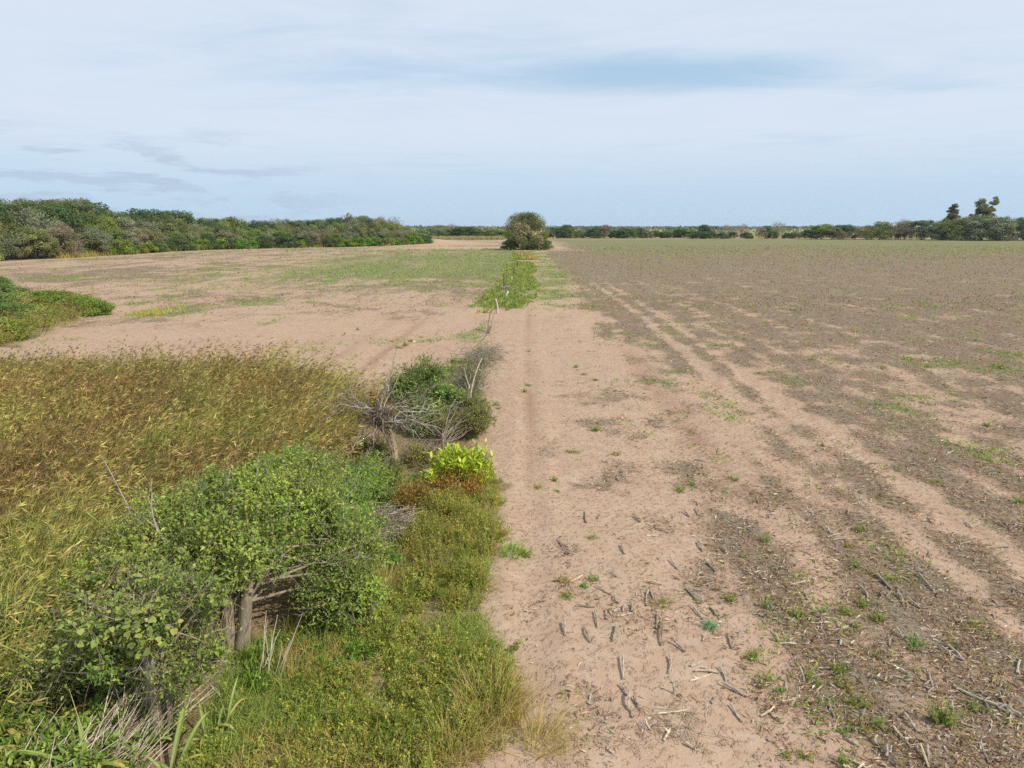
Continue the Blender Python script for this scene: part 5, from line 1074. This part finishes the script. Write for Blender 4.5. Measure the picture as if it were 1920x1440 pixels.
# stones
def stone(px, py, s_, lab, col, name='stone', sc_=(1, .8, .7)):
    import bmesh
    bm = bmesh.new(); bmesh.ops.create_icosphere(bm, subdivisions=2, radius=1)
    for v in bm.verts: v.co *= random.uniform(.82, 1.12)
    me = bpy.data.meshes.new('stone'); bm.to_mesh(me); bm.free(); at = me.color_attributes.new('col', 'FLOAT_COLOR', 'POINT')
    for q in at.data: q.color = tuple(lin(col)) + (1,)
    me.materials.append(M_STALK); x, y = G(px, py); tag(obj(name, me, None, (x, y, H1(x, y) + s_ * .35), random.uniform(0, 6), tuple(s_ * k for k in sc_)), lab, 'stone')
stone(1216, 1353, .028, 'small whitish stone left of the twig heap at the bottom', 'c5b9a4'); stone(1442, 1389, .032, 'small grey stone on bare sand at the bottom right', '9c9284'); stone(988, 1146, .025, 'small pale pebble on the bare track', 'b3aa9a'); stone(776, 641, .09, 'pale stone beside the weed patch left of the track', 'd0c4b2')

# twig heap at bottom
x, y = G(1275, 1368); mb = MB(); n = 110; a = rng.random(n) * 6.28; c0 = np.stack([rng.normal(size=n) * .22, rng.normal(size=n) * .2, .015 + .03 * rng.random(n)], 1); d = np.stack([np.cos(a), np.sin(a), rng.normal(size=n) * .08], 1) * (.05 + .13 * rng.random((n, 1)))
mb.tubes(c0 - d, c0 + d, .004, .002, pal(['a89c88', 'b5a994', '8f806c', 'a08d6c'], n), 3)
tag(obj('twig_heap', mb.mesh('twig_heap', M_DEAD), None, (x, y, H1(x, y))), 'small heap of dry maize roots and stems at the bottom centre right', 'twig heap')

# ------------------------------------------------------------------ old fence: leaning posts and a slack wire
def post(label, pts, r, col, name='fence_post'):
    """pts: list of (px, py, base?) bottom first"""
    g = G(*pts[0]); base = np.array([g[0], g[1], H1(*g)]); P = [base - np.array([0, 0, .15])] + [at_depth(a, b, g[1]) for a, b in pts[1:]]
    P = np.array(P) - base; mb = MB()
    if len(P) == 2: P = np.array([P[0], (P[0] + P[1]) / 2 + np.array([.02, 0, 0]), P[1]])
    mb.path(P, np.linspace(r, r * .75, len(P)), np.array(lin(col)), 6, .25); tag(obj(name, mb.mesh('fence_post', M_DEAD, True), None, tuple(base)), label, 'fence post', 'posts of the old fence'); return base
post('pale crooked fence post at the near end of the weed band', [(932, 588), (933, 578), (932, 570), (929, 560)], .085, 'b8b0a3')
post('pale leaning fence post behind the crooked one', [(948, 559), (950, 552), (953, 546)], .10, 'c3bbae')
post('thin dark upright fence post beside the pale wood heap', [(945.5, 541), (945, 527), (944.5, 512)], .06, '5a5149')
post('pale leaning fence post half way along the weed band', [(958, 526), (960, 518)], .10, 'b5ada0'); post('dark fence post leaning right, next beyond the half-way pale post', [(962, 517), (964, 503)], .09, '4f463e'); post('dark upright fence post farthest along the fence', [(970, 501), (970, 489)], .10, '54463c')
post('broken stub of a fence post on the bare sand', [(915, 627), (918, 618), (921, 612)], .05, '7d7066')
post('thin broken stake in the brush at the fence end nearest the shrubs', [(902, 658), (902, 645)], .03, '8a7c70')
def wire(label, pts, r=.013, col='6b6058', name='fence_wire'):
    P = np.array(pts); base = P[0].copy(); mb = MB(); mb.path(P - base, np.full(len(P), r), np.array(lin(col)), 4); tag(obj(name, mb.mesh('fence_wire', M_DEAD), None, tuple(base)), label, 'fence wire')
def g3(px, py, z=0): q = G(px, py); return np.array([q[0], q[1], H1(*q) + z])
a, b = g3(932, 588, .55), g3(915, 626, .05); wire('slack wire slanting from the crooked post down to the broken stub', bez(a, (a + b) / 2 - np.array([0, 0, .05]), b, 7), .022)
a2, b2 = g3(915, 626, .06), g3(902, 650, .25); wire('slack wire from the broken stub to the stake by the brush', bez(a2, (a2 + b2) / 2 - np.array([0, 0, .08]), b2, 7), .014)
a, b = g3(932, 588, .6), g3(948, 559, .7); wire('slack wire from the crooked post to the leaning pale post', bez(a, (a + b) / 2 - np.array([0, 0, .3]), b, 7), .012)
a, b = g3(914, 626, .03), g3(889, 617.5, .03); wire('thin fallen branch lying left of the broken post stub', bez(a, (a + b) / 2 + np.array([0, .15, .05]), b, 6), .022, '8d8278', 'fallen_branch')
g = G(950, 545); mb = MB(); n = 70; c0 = np.stack([rng.normal(size=n) * .35, rng.normal(size=n) * .4, .15 + .3 * rng.random(n)], 1); d = rdir(n) * np.array([1, 1, .4]) * (.2 + .3 * rng.random((n, 1)))
mb.tubes(c0 - d, c0 + d, .03, .015, pal(['b0a89c', '9a9186', '857b70'], n), 4); tag(obj('wood_heap', mb.mesh('wood_heap', M_DEAD), None, (g[0], g[1], H1(*g))), 'small heap of pale dead wood among the fence weeds', 'wood heap')
# sticks at the near end of the fence
mb = MB(); n = 260; g = G(905, 676); c0 = np.stack([rng.normal(size=n) * .55, rng.normal(size=n) * 1.1, .08 + .35 * rng.random(n) ** 2], 1); d = unit(rng.normal(size=(n, 3)) * np.array([1, .8, .35])) * (.15 + .35 * rng.random((n, 1)))
mb.tubes(c0 - d, c0 + d, .012, .005, pal(['8b8176', '766b60', '9d9388', '6a5d50'], n), 3); tag(obj('brush_pile', mb.mesh('brush_heap', M_DEAD), None, (g[0], g[1], H1(*g))), 'loose heap of dead sticks on the sand at the near end of the fence', 'brush pile')

# ------------------------------------------------------------------ clump of shrubs at the left edge, mid distance
KS = [(172, 590, 1.9, 1.3, 'lime'), (150, 585, 1.8, 1.4, 'leafy'), (128, 583, 2.0, 1.6, 'lime'), (100, 579, 2.1, 1.6, 'lime'), (75, 577, 2.0, 1.6, 'leafy'), (95, 601, 1.5, 1.2, 'leafy'), (72, 612, 1.4, 1.0, 'lime'), (48, 608, 1.9, 1.6, 'leafy'), (20, 612, 2.2, 1.7, 'bush'),
      (10, 640, 1.5, 1.3, 'lime'), (-20, 600, 2.8, 2.2, 'bush'), (10, 575, 2.9, 2.0, 'bush'), (45, 580, 2.0, 1.6, 'leafy'), (-30, 640, 2.2, 1.8, 'leafy'), (193, 590, .8, .5, 'lime'), (0, 545, 2.2, 1.2, 'bush'), (122, 598, 1.0, .8, 'lime')]
SHN = {k: make_tree('near_' + k, h, r_, .05, 60, 7500, ls, c, rc=.3, trunk_r=.04, asp=a) for k, h, r_, ls, c, a in (('lime', 2, 1.5, .16, LIME, .38), ('leafy', 2.4, 1.7, .16, ['66753a', '757f40', '6c7a36', '807a48'], .45), ('bush', 3.4, 2.4, .18, ['566a38', '627440', '4c5e34'], .5))}
KS.sort(key=lambda q: q[0])
for i, (px, py, h, r_, k) in enumerate(KS):
    x, y = G(px, py); kn = {'lime': 'lime-green leafy shrub', 'leafy': 'mid-green leafy shrub', 'bush': 'dark green bush'}[k]
    h *= .6; place_tree('leafy_shrub', SHN[k], x, y, h, r_, random.uniform(0, 6.28), kn + ', ' + ORD[i] + ' from the left in the clump at the left edge', 'shrub', 'shrub clump at the left edge', parts=('stem', 'foliage'))
_, n3_ = grass_field('brown_grass_patch', 'patch of brown seeding grass within the shrub clump at the left edge', Gs([(-60, 660), (30, 655), (110, 615), (150, 600), (110, 572), (40, 565), (-60, 580)]), 60, 1.0, 1.6, .25, 271)
# yellow patch on sand
mb = MB(); g = G(290, 588); n = 500; xx, yy2 = rng.normal(size=n) * .75, rng.normal(size=n) * 1.1
mb.blades(np.stack([xx, yy2, np.zeros(n)], 1), rdir(n, 1.2), .2 + .2 * rng.random(n), .03, rdir(n) * .3, pal(['a89a3f', '9aa045', 'b5a048'], n), None, 2)
tag(obj('yellow_grass_patch', mb.mesh('yellow_grass_patch', M_GRASS), None, (g[0], g[1], H1(*g))), 'low yellow grass patch alone on the left sand', 'grass', kind='stuff')

# dry reeds and grass beyond the sand road, pale fringe under the wood
mb = MB(); n = 5200; px = rng.uniform(815, 945, n); yb = rng.uniform(335, 352, n); x = (px - 960) / FPX * yb; sz = .8 + 1.2 * rng.random(n)
mb.blades(np.stack([x, yb, np.zeros(n)], 1), rdir(n, 2.0), sz, .22, rdir(n) * .2, pal(['9a8c60', '8f8258', 'a3966c', '858556'], n), None, 2)
tag(obj('dry_reed_bed', mb.mesh('dry_reed_bed', M_GRASS)), 'band of dry golden reeds beyond the sand road left of the round tree', 'grass', kind='stuff')
mb = MB(); n = 9000; pass
seg = np.diff(WOODLINE, axis=0); Ls = np.r_[0, np.cumsum(np.linalg.norm(seg, axis=1))]; tt = rng.uniform(40, Ls[-1], n); off = rng.normal(size=n) * .7 + .2
x = np.interp(tt, Ls, WOODLINE[:, 0]) + off * .8; y = np.interp(tt, Ls, WOODLINE[:, 1]) - off * .6; ok = fbm(tt * .08, tt * 0, 501, 3) > .45; x, y = x[ok], y[ok]; n = len(x)
mb.blades(np.stack([x, y, np.zeros(n)], 1), rdir(n, 1.5), .5 + .9 * rng.random(n), .12, rdir(n) * .35, pal(['b0a25c', '9c9a4c', '8a9445', 'a98f58'], n), None, 2)
tag(obj('wood_edge_grass', mb.mesh('wood_edge_grass', M_GRASS)), 'pale dry grass fringing the foot of the left wood', 'grass', kind='stuff')

# ------------------------------------------------------------------ woodland stretching to the horizon
mb = MB(); bands = [(380, 470, 90, 5.0), (520, 760, 150, 6.5), (800, 1400, 380, 6.5), (1400, 2600, 620, 8.0), (2600, 4600, 800, 10.0)]
for y0, y1, m, hh in bands:
    cx = rng.uniform(-.85, .85, m); cy = rng.uniform(y0, y1, m); X0 = cx * cy
    if y0 < 500:
        keep = (cx < .02) | (cx > .46); X0, cy = X0[keep], cy[keep]
    elif y0 < 1000:
        keep = (cx < .16) | (rng.random(m) < .45); X0, cy = X0[keep], cy[keep]
    m = len(X0); hk = hh * (.55 + .5 * rng.random(m)); R = hk * (.7 + .8 * rng.random(m)) * (1 + y0 / 1500); per = 64 if y0 < 800 else 34 if y0 < 1400 else 24
    ci = np.repeat(np.arange(m), per); u = rdir(m * per); u[:, 2] = np.abs(u[:, 2]); p = np.stack([X0[ci] + u[:, 0] * R[ci], cy[ci] + u[:, 1] * R[ci], hk[ci] * (.15 + .8 * u[:, 2] * (.75 + .35 * rng.random(m * per)))], 1)
    sz = (.9 + y0 / 900) * (.7 + .6 * rng.random(m * per)); mb.leaves(p, rdir(m * per), unit(u + rng.normal(size=u.shape) * .5), sz * 1.3, sz, pal(DARKG + GREYG + OLIVE[:2] if y0 < 800 else ['3f4d34', '4a5640', '384630'], m, .15)[ci] * (.8 + .4 * rng.random((m * per, 1))))
tag(obj('far_woodland', mb.mesh('far_woodland', M_FAR)), 'far scrub woodland running along the whole horizon', 'woodland', kind='stuff')

# small hut with a flat roof at the right end of the far trees, and two white marks
def boxes(lst, col):
    mb = MB()
    for (x0, x1, y0, y1, z0, z1) in lst:
        V = [(a, b, c) for c in (z0, z1) for b in (y0, y1) for a in (x0, x1)]; mb.put(V, [(0, 1, 3, 2), (4, 6, 7, 5), (0, 4, 5, 1), (2, 3, 7, 6), (0, 2, 6, 4), (1, 5, 7, 3)], np.array(lin(col)))
    return mb
x, y = G(1893, 451); h_ = thing('shelter', 'small dark shelter with a pale flat roof at the right end of the far trees', 'shelter', (x, y - 3, 0))
obj('roof', boxes([(-1.3, 1.3, -1, 1, 3.5, 3.75)], 'c9c6c0').mesh('shelter_roof', M_STALK), h_); obj('wall', boxes([(-.9, .9, -.8, .8, 0, 2.6)], '5a544e').mesh('shelter_wall', M_STALK), h_)
for sx in (-1.1, 1.1):
    for sy in (-.9, .9): obj('post', boxes([(sx - .08, sx + .08, sy - .08, sy + .08, 0, 3.5)], '6a645c').mesh('shelter_post', M_STALK), h_)
stone(1467, 446.5, .75, 'white boulder-like patch low among the bushes beyond the field', 'e6e4de', 'white_boulder', (.8, .6, 1.1)); stone(1870, 447, .9, 'white boulder-like patch under the trees at far right', 'dcd9d2', 'white_boulder', (1.2, .6, .9))

# ------------------------------------------------------------------ thin haze in the air
HZ = 0.00008
import bmesh
bm = bmesh.new(); bmesh.ops.create_cube(bm, size=1.0); me = bpy.data.meshes.new('haze'); bm.to_mesh(me); bm.free()
m = bpy.data.materials.new('thin_haze'); m.use_nodes = True; t = NT(m.node_tree)
pvn = t.add('ShaderNodeVolumePrincipled', ins={'Color': (0.80, 0.88, 1.0, 1), 'Density': HZ, 'Anisotropy': 0.2}); t.l.new(pvn.outputs[0], t.add('ShaderNodeOutputMaterial').inputs['Volume']); me.materials.append(m)
ho = obj('haze', me, None, (0, 1600.0, 14.0), 0, (32000, 12000, 31.0)); ho.location.z = 31 / 2 - 1.6; tag(ho, 'thin pale haze in the air over the fields', 'haze', kind='stuff')
